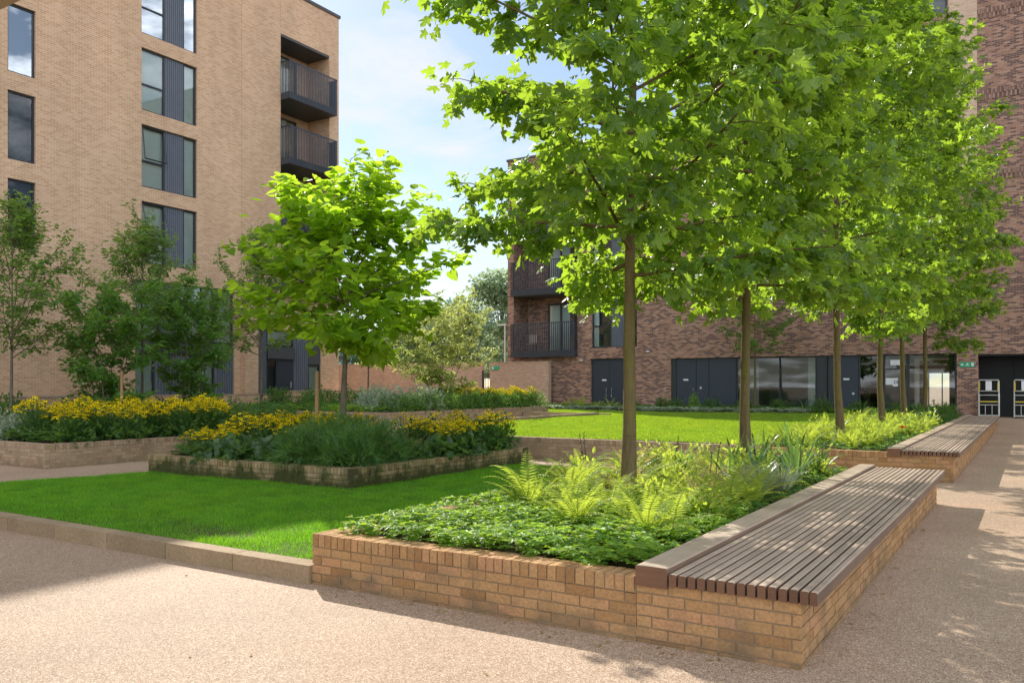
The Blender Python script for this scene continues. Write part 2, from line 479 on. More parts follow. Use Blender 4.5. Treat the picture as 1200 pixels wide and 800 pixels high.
nz = wn('ShaderNodeTexNoise'); nz.inputs['Scale'].default_value = 2.6; nz.inputs['Detail'].default_value = 9; nz.inputs['Roughness'].default_value = .62
nz.inputs['Distortion'].default_value = .25
t.links.new(dv.outputs[0], nz.inputs['Vector'])
rp = wn('ShaderNodeValToRGB'); rp.color_ramp.elements[0].position = .46; rp.color_ramp.elements[1].position = .66
rp.color_ramp.elements[0].color = (.04, .04, .04, 1); rp.color_ramp.elements[1].color = (.9, .9, .9, 1)
t.links.new(nz.outputs['Fac'], rp.inputs[0])
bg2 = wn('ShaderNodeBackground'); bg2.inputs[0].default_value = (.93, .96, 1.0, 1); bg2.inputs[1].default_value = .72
# unseen clouds opposite the sun get added strength to fill the shade; dimmer sunward
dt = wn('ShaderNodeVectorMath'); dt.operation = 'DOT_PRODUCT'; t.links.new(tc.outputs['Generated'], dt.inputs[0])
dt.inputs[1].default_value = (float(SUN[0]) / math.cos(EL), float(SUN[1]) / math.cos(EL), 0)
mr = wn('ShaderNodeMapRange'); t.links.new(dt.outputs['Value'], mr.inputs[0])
mr.inputs[1].default_value = .35; mr.inputs[2].default_value = -.6; mr.inputs[3].default_value = .60; mr.inputs[4].default_value = CLOUD_FILL
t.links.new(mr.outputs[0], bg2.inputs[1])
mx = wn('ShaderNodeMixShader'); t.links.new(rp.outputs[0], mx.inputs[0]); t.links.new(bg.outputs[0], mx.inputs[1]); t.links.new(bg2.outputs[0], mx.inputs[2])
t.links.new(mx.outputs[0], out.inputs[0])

S.view_settings.view_transform = 'Standard'; S.view_settings.look = 'None'
S.view_settings.exposure = .72; S.view_settings.gamma = 1; S.view_settings.use_curve_mapping = False
S.render.engine = 'CYCLES'
S.cycles.use_denoising = True
S.cycles.max_bounces = 8; S.cycles.diffuse_bounces = 4; S.cycles.transparent_max_bounces = 12
S.cycles.transmission_bounces = 4; S.cycles.glossy_bounces = 3
S.cycles.caustics_reflective = False; S.cycles.caustics_refractive = False
S.cycles.sample_clamp_indirect = 6

# ------------------------------------------------------------------ ground
def sst(x): x = np.clip(x, 0, 1); return x * x * (3 - 2 * x)
def gz(x, y):
    x = np.asarray(x, float); y = np.asarray(y, float)
    l = .42 * sst((y - 15) / 7); r = .38 * sst((y - 34) / 5)
    k = sst((-x - 4) / 10)
    return l * k + r * (1 - k)
xs = np.concatenate([[-900, -300, -100], np.arange(-60, 25, 1.0), [60, 200, 900]])
ys = np.concatenate([[-900, -200, -60], np.arange(-20, 46, 1.0), [80, 200, 500, 1200]])
X, Y = np.meshgrid(xs, ys); Z = gz(X, Y)
nx, ny = len(xs), len(ys)
ii = (np.arange(ny - 1)[:, None] * nx + np.arange(nx - 1)[None]).ravel()
mb = MB(); mb.add(np.stack([X, Y, Z], -1).reshape(-1, 3), np.stack([ii, ii + 1, ii + nx + 1, ii + nx], 1))
struct(mb.build('ground', M['gravel'], smooth=True))

# ------------------------------------------------------------------ planters of real bricks
def course_x(mb, x0, x1, y, face, ztop, zbot, mat=0):
    """stretcher bond on a wall in x; face=-1: outer face at y, body towards +y"""
    k = 0; z = ztop
    lo = []; hi = []
    while z > zbot:
        za = z - .064
        x = x0 - (0 if k % 2 == 0 else .1125)
        while x < x1:
            a = max(x, x0); b = min(x + .214, x1)
            if b - a > .02:
                e = rng.normal(0, .0012)
                lo.append([a, y + e if face < 0 else y - .10, max(za, zbot)]); hi.append([b, y + .10 if face < 0 else y - e, z])
            x += .225
        z -= .075; k += 1
    mb.boxes(lo, hi, rng.uniform(0, 1, len(lo)), mat, .0011)

def course_y(mb, y0, y1, x, face, ztop, zbot, mat=0):
    k = 0; z = ztop
    lo = []; hi = []
    while z > zbot:
        za = z - .064
        y = y0 - (.1125 if k % 2 == 0 else 0)
        while y < y1:
            a = max(y, y0); b = min(y + .214, y1)
            if b - a > .02:
                e = rng.normal(0, .0012)
                lo.append([x + e if face < 0 else x - .10, a, max(za, zbot)]); hi.append([x + .10 if face < 0 else x - e, b, z])
            y += .225
        z -= .075; k += 1
    mb.boxes(lo, hi, rng.uniform(0, 1, len(lo)), mat, .0011)

def coping_x(mb, x0, x1, y0, zt, d=.215, h=.1025):
    xs = np.arange(x0, x1 - .03, .075)
    b = np.minimum(xs + .063, x1)
    lo = np.stack([xs, np.full_like(xs, y0) + rng.normal(0, .0015, len(xs)), np.full_like(xs, zt - h)], 1)
    hi = np.stack([b, np.full_like(xs, y0 + d), zt + rng.normal(0, .0012, len(xs))], 1)
    mb.boxes(lo, hi, rng.uniform(0, 1, len(xs)), 0, .001)
    mb.box(x0 + .003, x1 - .003, y0 + .010, y0 + d - .006, zt - h - .01, zt - .006, 1)

def coping_y(mb, y0, y1, x0, zt, d=.215, h=.1025):
    ys = np.arange(y0, y1 - .03, .075)
    b = np.minimum(ys + .063, y1)
    lo = np.stack([np.full_like(ys, x0) + rng.normal(0, .0015, len(ys)), ys, np.full_like(ys, zt - h)], 1)
    hi = np.stack([np.full_like(ys, x0 + d) + rng.normal(0, .0015, len(ys)), b, zt + rng.normal(0, .0012, len(ys))], 1)
    mb.boxes(lo, hi, rng.uniform(0, 1, len(ys)), 0, .001)
    mb.box(x0 + .010, x0 + d - .010, y0 + .003, y1 - .003, zt - h - .01, zt - .006, 1)

def soil_mesh(x0, x1, y0, y1, z, bump=.05):
    xs = np.linspace(x0, x1, max(6, int((x1 - x0) / .3))); ys = np.linspace(y0, y1, max(6, int((y1 - y0) / .3)))
    X, Y = np.meshgrid(xs, ys)
    ed = np.minimum(np.minimum(X - x0, x1 - X), np.minimum(Y - y0, y1 - Y))
    Z = z + bump * np.clip(ed / .6, 0, 1) + rng.normal(0, .008, X.shape) * (ed > .01)
    mb = MB(); n = len(xs)
    i = (np.arange(len(ys) - 1)[:, None] * n + np.arange(n - 1)[None]).ravel()
    mb.add(np.stack([X, Y, Z], -1).reshape(-1, 3), np.stack([i, i + 1, i + n + 1, i + n], 1))
    return mb

def planter(label, x0, x1, y0, y1, zt, bm, mortar='mortar', bench_x=None, bench_drop=.03, zb=-.08, sides='fblr'):
    """brick planter; bench_x: everything right of it carries a bench, wall there tops out at zt-bench_drop"""
    t = thing('brick_planter', label, 'planter', (x0, y0, 0))
    wl = MB(); cp = MB()
    zc = zt - .1125
    xr = x1 if bench_x is None else bench_x
    if 'f' in sides:
        course_x(wl, x0, xr, y0, -1, zc, zb)
        coping_x(cp, x0, xr, y0, zt)
        if bench_x is not None: course_x(wl, bench_x + .004, x1, y0, -1, zt - bench_drop, zb)
    if 'b' in sides:
        course_x(wl, x0, xr, y1, 1, zc, zb)
        coping_x(cp, x0, xr, y1 - .215, zt)
        if bench_x is not None: course_x(wl, bench_x + .004, x1, y1, 1, zt - bench_drop, zb)
    if 'l' in sides:
        course_y(wl, y0 + .108, y1 - .108, x0, -1, zc, zb)
        coping_y(cp, y0 + .222, y1 - .222, x0, zt)
    if 'r' in sides:
        if bench_x is None:
            course_y(wl, y0 + .108, y1 - .108, x1, 1, zc, zb)
            coping_y(cp, y0 + .222, y1 - .222, x1 - .215, zt)
        else:
            course_y(wl, y0 + .108, y1 - .108, x1, 1, zt - bench_drop, zb)
    wl.box(x0 + .008, xr - .002, y0 + .008, y1 - .008, zb, zc - .006, 1)
    if bench_x is not None:
        wl.box(bench_x, x1 - .008, y0 + .008, y1 - .008, zb, zt - bench_drop - .065, 1)
        tz = zt - bench_drop
        wl.box(bench_x, x1 - .0085, y0 + .0085, y0 + .09, tz - .07, tz - .004, 1)
        wl.box(bench_x, x1 - .0085, y1 - .09, y1 - .0085, tz - .07, tz - .004, 1)
        wl.box(x1 - .09, x1 - .0087, y0 + .091, y1 - .091, tz - .07, tz - .004, 1)
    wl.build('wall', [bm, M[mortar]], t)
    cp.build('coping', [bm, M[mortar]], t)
    soil_mesh(x0 + .2, (xr if bench_x is not None else x1 - .2), y0 + .2, y1 - .2, zt - .07).build('soil', M['soil'], t)
    return t

P1 = (-5.24, -1.17, 5.11, 13.36)
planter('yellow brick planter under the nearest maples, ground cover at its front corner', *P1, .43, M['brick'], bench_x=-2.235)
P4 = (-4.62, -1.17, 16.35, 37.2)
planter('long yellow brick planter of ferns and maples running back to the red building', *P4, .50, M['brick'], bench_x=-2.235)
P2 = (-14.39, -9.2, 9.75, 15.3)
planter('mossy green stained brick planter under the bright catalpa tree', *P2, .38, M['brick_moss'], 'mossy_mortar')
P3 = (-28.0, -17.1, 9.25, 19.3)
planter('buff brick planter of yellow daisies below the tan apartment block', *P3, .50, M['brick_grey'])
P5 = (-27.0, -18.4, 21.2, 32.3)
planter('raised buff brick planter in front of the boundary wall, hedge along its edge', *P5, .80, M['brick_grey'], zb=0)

# retaining wall of the upper lawn
t0 = thing('lawn_wall', 'low brick retaining wall along the front of the bright upper lawn', 'wall', (-15.5, 16.35, 0))
wl = MB(); cp = MB()
course_x(wl, -15.5, -4.63, 16.35, -1, .405, -.05)
wl.box(-15.495, -4.635, 16.355, 16.55, -.05, .40, 1)
coping_x(cp, -15.5, -4.63, 16.35, .52)
wl.build('wall', [M['brick_grey'], M['mortar']], t0); cp.build('coping', [M['brick_grey'], M['mortar']], t0)

# ------------------------------------------------------------------ benches
def bench(label, y0, y1, zt):
    t = thing('slatted_bench', label, 'bench', (-2.23, y0, 0))
    sl = MB()
    n = 14; p = .0635; w = .0485
    for i in range(n):
        a = -1.998 + i * p; b = a + w; c = .006
        dz = rng.normal(0, .0012); zb_ = zt - .08
        pr = [(a, zb_), (b, zb_), (b, zt - c + dz), (b - c, zt + dz), (a + c, zt + dz), (a, zt - c + dz)]
        e = rng.normal(0, .002)
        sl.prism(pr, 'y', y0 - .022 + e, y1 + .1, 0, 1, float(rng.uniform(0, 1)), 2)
    sl.build('seat', [M['timber'], M['timber_end'], M['timber_edge']], t)
    ed = MB()
    c = .008
    a, b = -1.998 + n * p - .0085, -1.998 + n * p + .036
    pr = [(a, zt - .08), (b, zt - .08), (b, zt - c), (b - c, zt + .001), (a + c, zt + .001), (a, zt - c)]
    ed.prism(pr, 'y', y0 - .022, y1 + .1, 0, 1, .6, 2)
    ed.build('edge_board', [M['timber'], M['timber_end'], M['timber_edge']], t)
    rl = MB()
    a, b, zb_, z1 = -2.232, -2.012, zt - .10, zt + .034
    c = .007
    segs = np.arange(y0 - .024, y1 + .1, 2.43)
    for k, s in enumerate(segs):
        e = min(s + 2.426, y1 + .1)
        pr = [(a, zb_), (b, zb_), (b, z1 - c), (b - c, z1), (a + c, z1), (a, z1 - c)]
        f = MB()
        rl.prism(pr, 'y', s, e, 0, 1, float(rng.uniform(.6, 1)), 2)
    rl.build('backrail', [M['timber'], M['timber_end'], M['timber_edge']], t)
bench('long slatted timber bench nearest the camera on the brick planter edge', 5.11, 13.4, .48)
bench('slatted timber bench further back leading towards the two trolleys', 16.35, 37.1, .54)

# ------------------------------------------------------------------ kerbs
t0 = thing('stone_kerb', 'pale stone kerb along the front of the shaded lawn', 'kerb', (-5.25, 5.11, 0))
mb = MB()
x = -5.246
while x > -32:
    mb.boxes([[x - .985, 5.08, -.05]], [[x - .004, 5.27, .158]], [rng.uniform(0, 1)], 0, .0015)
    x -= .99
mb.build('kerb_stones', M['kerb'], t0)
t0 = thing('path_kerb', 'low dark edged kerb slab lying across the bright upper lawn', 'kerb', (-14.8, 21, .4))
mb = MB()
for y in np.arange(18, 29.8, 1.0):
    mb.boxes([[-14.95, y, .38]], [[-14.75, y + .992, .64]], [rng.uniform(0, 1)], 0, .001)
for x in np.arange(-18.3, -15.1, .8):
    mb.boxes([[x, 30.0, .38]], [[x + .79, 30.2, .60]], [rng.uniform(0, 1)], 0, .001)
mb.build('kerb_stones', M['kerb'], t0)
mb = MB(); mb.box(-14.42, -14.33, 5.3, 9.74, -.02, .05)
o = mb.build('edging_strip', M['kerb']); tag(o, 'flush pale edging strip between the shaded lawn and the left path', 'edging')

# ------------------------------------------------------------------ lawns
def lawn_z1(x, y): return .05 + .09 * np.clip((9.5 - y) / 4.2, 0, 1) + .012 * np.sin(x * 1.3) * np.sin(y * 1.1)
def lawn_z2(x, y): return .50 + .03 * np.sin(x * .4 + 1) * np.sin(y * .3) + .03 * np.clip((y - 30) / 6, 0, 1)
def lawn(name, rects, zf, n_per, h, wd, mat, label):
    mb = MB()
    for (x0, x1, y0, y1) in rects:
        xs = np.linspace(x0, x1, max(3, int((x1 - x0) / .5))); ys = np.linspace(y0, y1, max(3, int((y1 - y0) / .5)))
        X, Y = np.meshgrid(xs, ys); n = len(xs)
        i = (np.arange(len(ys) - 1)[:, None] * n + np.arange(n - 1)[None]).ravel()
        mb.add(np.stack([X, Y, zf(X, Y)], -1).reshape(-1, 3), np.stack([i, i + 1, i + n + 1, i + n], 1))
    struct(mb.build(name, M['turf'], smooth=True))
    g = MB()
    for (x0, x1, y0, y1) in rects:
        A = (x1 - x0) * (y1 - y0); n = int(A * n_per)
        px = rng.uniform(x0, x1, n); py = rng.uniform(y0, y1, n)
        # worn thin patches near the front corner
        if name == 'lawn':
            pt = np.exp(-((px + 7.6) / 1.0) ** 2 - ((py - 5.85) / .38) ** 2) + .8 * np.exp(-((px + 5.9) / .5) ** 2 - ((py - 5.7) / .35) ** 2) + .7 * np.exp(-((px + 6.9) / .3) ** 2 - ((py - 6.5) / .25) ** 2)
            pt += .9 * np.exp(-((py - 5.27) / .14) ** 2) * (.5 + .5 * np.sin(px * 3.1 + np.sin(px * 7))) + .35 * (np.sin(px * 2.3 + 1.1 * np.sin(py * 2.9)) * np.sin(py * 3.7 + px) > .72)
            keep = rng.uniform(0, 1, n) > pt * .78
            px, py = px[keep], py[keep]; n = len(px)
        pz = zf(px, py) - .004
        hh = h * rng.uniform(.5, 1.25, n) * (.8 + .4 * np.sin(px * 2.1 + np.sin(py * 1.7)) ** 2)
        th = rng.uniform(0, 6.28, n); ln = rng.uniform(0, .75, n); la = rng.uniform(0, 6.28, n)
        ww = wd * rng.uniform(.6, 1.3, n)
        P = np.stack([px, py, pz], 1)
        a = np.stack([np.cos(th) * ww, np.sin(th) * ww, 0 * th], 1)
        tip = np.stack([np.cos(la) * ln * hh, np.sin(la) * ln * hh, hh], 1)
        V = np.stack([P - a, P + a, P + tip], 1).reshape(-1, 3)
        tn = rng.uniform(0, 1, n)
        g.add(V, np.arange(3 * n).reshape(-1, 3), 0, None, np.repeat(tn, 3))
    o = g.build('grass', mat); tag(o, label, 'grass', None, 'stuff')
lawn('lawn', [(-14.33, -5.25, 5.27, 9.74), (-9.19, -5.25, 9.74, 14.9)], lawn_z1, 4200, .045, .0042, M['grass'],
     'short green grass of the shaded lawn behind the stone kerb')
lawn('lawn', [(-14.74, -4.63, 16.56, 35.6), (-18.3, -14.74, 30.2, 35.6), (-22, -18.3, 32.6, 36.5)], lawn_z2, 1150, .05, .009, M['grass2'],
     'bright sunlit grass of the upper lawn in front of the red brick building')

# ------------------------------------------------------------------ leaf templates
def T_(v, f): return (np.array(v, float), np.array(f, int))
def maple_tmpl():
    half = [(.0, .02), (.26, -.06), (.44, .10), (.27, .22), (.50, .40), (.60, .62), (.33, .55), (.17, .52), (.22, .76), (.0, 1.0)]
    pts = half + [(-x, y) for x, y in half[-2:0:-1]]
    v = [(0, .30, 0)] + [(x, y, -.35 * x * x - .18 * max(0, y - .3) ** 2 + (.03 if i % 2 else -.02)) for i, (x, y) in enumerate(pts)]
    n = len(pts)
    return T_(v, [[0, 1 + i, 1 + (i + 1) % n] for i in range(n)])
def heart_tmpl():
    half = [(.0, .05), (.22, -.04), (.40, .10), (.45, .32), (.33, .62), (.12, .88), (.0, 1.0)]
    pts = half + [(-x, y) for x, y in half[-2:0:-1]]
    v = [(0, .30, -.05)] + [(x, y, .22 * abs(x) - .25 * max(0, y - .3) ** 2) for x, y in pts]
    n = len(pts)
    return T_(v, [[0, 1 + i, 1 + (i + 1) % n] for i in range(n)])
OVAL = T_([(0, 0, 0), (.22, .35, .05), (.17, .7, .03), (0, 1, -.08), (-.17, .7, .03), (-.22, .35, .05), (0, .5, -.02)],
          [[6, 0, 1], [6, 1, 2], [6, 2, 3], [6, 3, 4], [6, 4, 5], [6, 5, 0]])
BLOB = T_([(0, 0, 0), (.45, .4, .12), (.1, 1, -.05), (-.4, .6, .1)], [[0, 1, 2], [0, 2, 3]])
NEEDLE = T_([(-.05, 0, 0), (.05, 0, 0), (0, 1, -.06), (.02, .15, 0), (.10, .2, 0), (.34, .75, .02), (-.10, .2, 0), (-.02, .15, 0), (-.34, .75, .02)],
            [[0, 1, 2], [3, 4, 5], [6, 7, 8]])
MAPLE = maple_tmpl(); HEART = heart_tmpl()

def norm(v): return v / (np.linalg.norm(v, axis=-1, keepdims=True) + 1e-9)

# ------------------------------------------------------------------ trees
def grow(H, clear, Rc, nl, ntw, twl, nleaf, r0, shape, lean=(0, 0), up=(8, 65), base=(0, 0), wood=None, droop=.35, seed=None):
    """returns wood MB and twig leaf anchors (pos, outward dir)"""
    g = rng if seed is None else np.random.default_rng(seed)
    wood = wood or MB()
    k = 11
    zz = np.linspace(0, H, k)
    wob = np.cumsum(g.normal(0, .012 * H / 8, (k, 2)), axis=0); wob[0] = 0
    tr = np.stack([base[0] + lean[0] * zz / H + wob[:, 0], base[1] + lean[1] * zz / H + wob[:, 1], zz], 1)
    rad = r0 * (1 - .93 * (zz / H) ** .85); rad[0] *= 1.22
    wood.tube(tr, rad, 9)
    P = []; D = []
    def at(z): return np.array([np.interp(z, zz, tr[:, i]) for i in range(3)])
    for i in range(nl):
        tt = (i + g.uniform(.2, .8)) / nl
        z = clear + (H * .97 - clear) * tt
        az = i * 2.399 + g.uniform(-.5, .5)
        L = Rc * shape(tt) * g.uniform(.82, 1.08)
        el = R(up[0] + (up[1] - up[0]) * tt + g.uniform(-10, 10))
        p = at(z); d = np.array([math.cos(az) * math.cos(el), math.sin(az) * math.cos(el), math.sin(el)])
        pts = [p]; m = 7
        for j in range(m):
            d = norm(d + np.array([g.normal(0, .09), g.normal(0, .09), .05 - .10 * droop * j / m * 2]))
            pts.append(pts[-1] + d * L / m)
        pts = np.array(pts)
        rb = r0 * .34 * (1 - .6 * tt) * (.5 + .5 * L / Rc)
        wood.tube(pts, np.linspace(rb, .006, m + 1), 5)
        for s in np.linspace(.16, 1.0, max(3, int(ntw * (.45 + .55 * L / Rc)))):
            q = np.array([np.interp(s * m, np.arange(m + 1), pts[:, c]) for c in range(3)])
            ld = norm(pts[min(m, int(s * m) + 1)] - pts[max(0, int(s * m) - 1)])
            sd = norm(np.cross(ld, [0, 0, 1])) * (1 if g.uniform() < .5 else -1)
            td = norm(ld * g.uniform(.3, 1.0) + sd * g.uniform(.2, 1.1) + np.array([0, 0, g.uniform(-.35, .5)]))
            tl = twl * g.uniform(.6, 1.2) * (1.1 - .35 * s)
            a = q; tp = [a]
            for j in range(3):
                td = norm(td + np.array([g.normal(0, .1), g.normal(0, .1), -droop * .35]))
                a = a + td * tl / 3; tp.append(a)
            tp = np.array(tp)
            wood.tube(tp, np.linspace(.008, .003, 4), 3)
            nn = max(2, int(nleaf * g.uniform(.7, 1.3)))
            u = g.uniform(.12, 1.08, nn) * 3
            pp = np.stack([np.interp(u, np.arange(4), tp[:, c]) for c in range(3)], 1)
            P.append(pp); D.append(np.repeat(norm(tp[3] - tp[0])[None], nn, 0))
    return wood, np.concatenate(P), np.concatenate(D)

def foliage(P, D, tmpl, s0, s1, spread, hang, seed, ntilt=.55):
    g = np.random.default_rng(seed)
    n = len(P); mb = MB()
    P = P + g.normal(0, spread, (n, 3)) * np.array([1, 1, .8])
    a = g.uniform(0, 6.28, n)
    d = norm(D * .8 + np.stack([np.cos(a), np.sin(a), 0 * a], 1) * .9 + np.array([0, 0, -1]) * (hang + g.uniform(-.25, .35, n))[:, None])
    nn = np.array([0, 0, 1.0]) + g.normal(0, ntilt, (n, 3))
    mb.leaves(tmpl, P, d, nn, g.uniform(s0, s1, n), np.clip(g.normal(.45, .28, n), 0, 1))
    return mb

sh_maple = lambda t: (.80 + .27 * math.sin(math.pi * min(1, t * 1.4 + .1))) * (1 - .55 * max(0, t - .55) / .45)
protos = []
sh_far = lambda t: (.80 + .27 * math.sin(math.pi * min(1, t * 1.2 + .1))) * (1 - .45 * max(0, t - .75) / .25)
for sd, H, RC, NL, SH in ((11, 9.0, 2.5, 48, sh_maple), (12, 9.8, 2.5, 48, sh_maple), (13, 12.4, 2.65, 62, sh_far), (14, 12.9, 2.7, 62, sh_far)):
    r_ = proto('maple_tree')
    wd, P, D = grow(H, 2.5 if NL < 50 else 2.9, RC, NL, 18, .72, 19, .086, SH, seed=sd, up=(0, 66), droop=.62)
    wd.build('trunk', M['bark_maple'], r_, smooth=True)
    foliage(P, D, MAPLE, .10, .19 if sd == 11 else .178, .10, .35, sd + 50, .75).build('crown', M['leaf_maple'], r_)
    protos.append(r_)
pl = Placer(protos)
MG = 'maples standing in a row along the two bench planters'
for (x, y, z, s, k, rz, lab) in [
    (-3.84, 8.55, .36, 1.0, 0, .4, 'nearest maple tree with thick olive trunk above the ground cover'),
    (-3.52, 12.0, .36, .98, 1, 2.0, 'second maple from the camera, by the far end of the near bench'),
    (-3.40, 18.4, .44, 1.0, 2, 4.1, 'maple with pale trunk rising from the ferns at the front of the far planter'),
    (-3.34, 23.7, .44, 1.0, 3, 5.3, 'maple behind the fern bed whose trunk stands before the glass door'),
    (-3.30, 27.8, .44, 1.02, 2, 3.4, 'slimmer maple just right of the glass door notice'),
    (-3.28, 32.8, .44, 1.02, 3, 1.2, 'rearmost maple in front of the bright see-through window')]:
    pl.put(x, y, z, s, lab, 'tree', MG, rz, k)

# catalpa
r_ = thing('catalpa_tree', 'bright lime green catalpa with large leaves in the mossy planter', 'tree', (-12.2, 12.7, .33), 0)
ORG[r_.name] = np.zeros(3)
sh_cat = lambda t: (.86 + .2 * math.sin(math.pi * min(1, t * 1.3 + .1))) * (1.0 - .34 * max(0, t - .6) / .4)
wd, P, D = grow(5.0, 2.05, 2.15, 34, 13, .60, 12, .085, sh_cat, lean=(.25, .1), up=(2, 58), seed=21, droop=.3)
wd.build('trunk', M['bark_grey'], r_, smooth=True)
foliage(P, D, HEART, .13, .27, .11, .22, 71, .42).build('crown', M['leaf_catalpa'], r_)

# small cherry-like trees before the tan block
protos = []
for sd in (31, 32, 33):
    r_ = proto('small_tree')
    wd, P, D = grow(5.7, 2.0, 2.15, 28, 15, .70, 19, .06, lambda t: .75 + .45 * math.sin(math.pi * min(1, t + .15)) - .4 * max(0, t - .6), seed=sd, up=(18, 70), droop=.25)
    wd.build('trunk', M['bark_grey'], r_, smooth=True)
    foliage(P, D, OVAL, .10, .17, .08, .3, sd + 50).build('crown', M['leaf_cherry'], r_)
    protos.append(r_)
pl = Placer(protos)
G_ = 'small dark leaved trees along the tan apartment block'
pl.put(-24.9, 12.5, .45, .98, 'leftmost small tree with an airy spreading crown before the narrow windows', 'tree', G_, .5, 0)
pl.put(-25.0, 16.7, .45, 1.0, 'small dark tree whose trunk stands between the two leafy bushes', 'tree', G_, 2.2, 1)
pl.put(-25.2, 21.9, .75, 1.0, 'small dark tree in front of the corrugated panels, left of the catalpa', 'tree', G_, 3.9, 2)
pl.put(-24.6, 27.3, .75, .85, 'thin dark tree half hidden behind the catalpa crown', 'tree', G_, 1.0, 1)

# multi-stem bushes
def bush(seed, n, H, Rc, lf, size, mat, nleaf=14, nl=9, ntw=8, spread=.07):
    r_ = proto('multi_stem_bush')
    g = np.random.default_rng(seed); wood = MB(); Ps = []; Ds = []
    for i in range(n):
        a = i * 6.28 / n + g.uniform(-.4, .4)
        wood, P, D = grow(H * g.uniform(.75, 1.05), .45, Rc * .62, nl, ntw, .5, nleaf, .026, lambda t: .8 + .4 * math.sin(math.pi * t), lean=(math.cos(a) * Rc * .55, math.sin(a) * Rc * .55),
                       base=(math.cos(a) * .14, math.sin(a) * .14), wood=wood, up=(10, 60), seed=seed + i)
        Ps.append(P); Ds.append(D)
    wood.build('stems', M['bark_grey'], r_, smooth=True)
    foliage(np.concatenate(Ps), np.concatenate(Ds), lf, size * .7, size * 1.2, spread, .2, seed + 90).build('leaves', mat, r_)
    return r_
b1 = bush(41, 6, 4.0, 1.45, OVAL, .155, M['leaf_bush'], nleaf=23)
b1.location = (-23.4, 14.5, .45); tag(b1, 'broad glossy green bush beside the orange timber stake', 'bush', 'multi-stemmed bushes by the tan block')
b2 = bush(45, 6, 4.3, 1.25, OVAL, .14, M['leaf_bush'], nleaf=28)
b2.location = (-23.6, 17.6, .45); tag(b2, 'tall dense dark bush covering the ground floor windows of the tan block', 'bush', 'multi-stemmed bushes by the tan block')
b3 = bush(47, 8, 4.1, 2.5, OVAL, .145, M['leaf_light'], nleaf=24)
b3.name = 'pale_leaved_tree'; b3.location = (-21.6, 28.4, .75); tag(b3, 'pale yellow-green multi-stemmed tree in front of the boundary wall', 'tree')

# ------------------------------------------------------------------ far woodland
def far_tree(name, label, x, y, H, Rc, mat, n, leaf, seed, clear=.18, group='trees beyond the boundary wall'):
    g = np.random.default_rng(seed)
    t = thing(name, label, 'tree', (x, y, 0), 0, group)
    ORG[t.name] = np.zeros(3)
    w = MB(); w.tube([[0, 0, 0], [.1, 0, H * .4], [0, .1, H * .85]], [Rc * .06, Rc * .045, .03], 7)
    nb = 26; mb = MB(); c = []
    for i in range(nb):
        a = g.uniform(0, 6.28); u = g.uniform(0, 1); zc = H * (clear + (1 - clear) * (.12 + .8 * u))
        rr = Rc * (math.sin(math.pi * min(1, .18 + .78 * u)) ** .7) * g.uniform(.25, .82)
        c.append([math.cos(a) * rr, math.sin(a) * rr, zc, Rc * g.uniform(.22, .42)])
        w.tube([[0, 0, zc * .6], [math.cos(a) * rr * .5, math.sin(a) * rr * .5, zc * .85], [math.cos(a) * rr, math.sin(a) * rr, zc]], [.09, .05, .02], 4)
    c = np.array(c); k = g.integers(0, nb, n)
    dr = norm(g.normal(0, 1, (n, 3))); rad = c[k, 3] * g.uniform(.35, 1.05, n) ** .6
    P = c[k, :3] + dr * rad[:, None] * np.array([1.15, 1.15, .8])
    mb.leaves(BLOB, P, norm(dr + g.normal(0, .6, (n, 3)) + [0, 0, -.3]), np.array([0, 0, .7]) + dr * .6 + g.normal(0, .4, (n, 3)), leaf * g.uniform(.6, 1.4, n),
              np.clip(g.normal(.45, .28, n), 0, 1))
    w.build('trunk', M['bark_grey'], t, smooth=True); mb.build('crown', mat, t)
def pol(u, d):
    a = R(32.164); x_ = (u - 600) / 970
    return d * (-math.sin(a) + x_ * math.cos(a)), d * (math.cos(a) + x_ * math.sin(a))
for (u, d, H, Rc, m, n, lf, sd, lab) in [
    (588, 84, 13.4, 4.6, 'leaf_far', 9000, .36, 1, 'large rounded haze-paled green tree at the edge of the red building'),
    (538, 100, 12.6, 4.6, 'leaf_far_haze_blue', 8000, .42, 2, 'haze-tinted blue-green woodland tree left of the tall rounded one'),
    (508, 112, 12.8, 4.8, 'leaf_far_haze_blue', 7000, .45, 3, 'haze-tinted blue-green tree seen against the sky right beside the catalpa crown'),
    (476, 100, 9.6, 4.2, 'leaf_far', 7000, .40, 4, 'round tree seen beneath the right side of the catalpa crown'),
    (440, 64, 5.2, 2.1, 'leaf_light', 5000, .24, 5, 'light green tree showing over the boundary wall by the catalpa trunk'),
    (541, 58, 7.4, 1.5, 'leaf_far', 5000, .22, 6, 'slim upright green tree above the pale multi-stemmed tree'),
    (424, 110, 8.6, 4.4, 'leaf_far_haze_blue', 6000, .44, 7, 'distant haze-tinted blue-green tree low behind the catalpa trunk'),
    (560, 120, 13.0, 5.0, 'leaf_far_haze_blue', 6000, .5, 8, 'distant tree filling the gap behind the rounded tree')]:
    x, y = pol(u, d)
    far_tree('woodland_tree', lab, x, y, H, Rc, M[m], n, lf, sd)

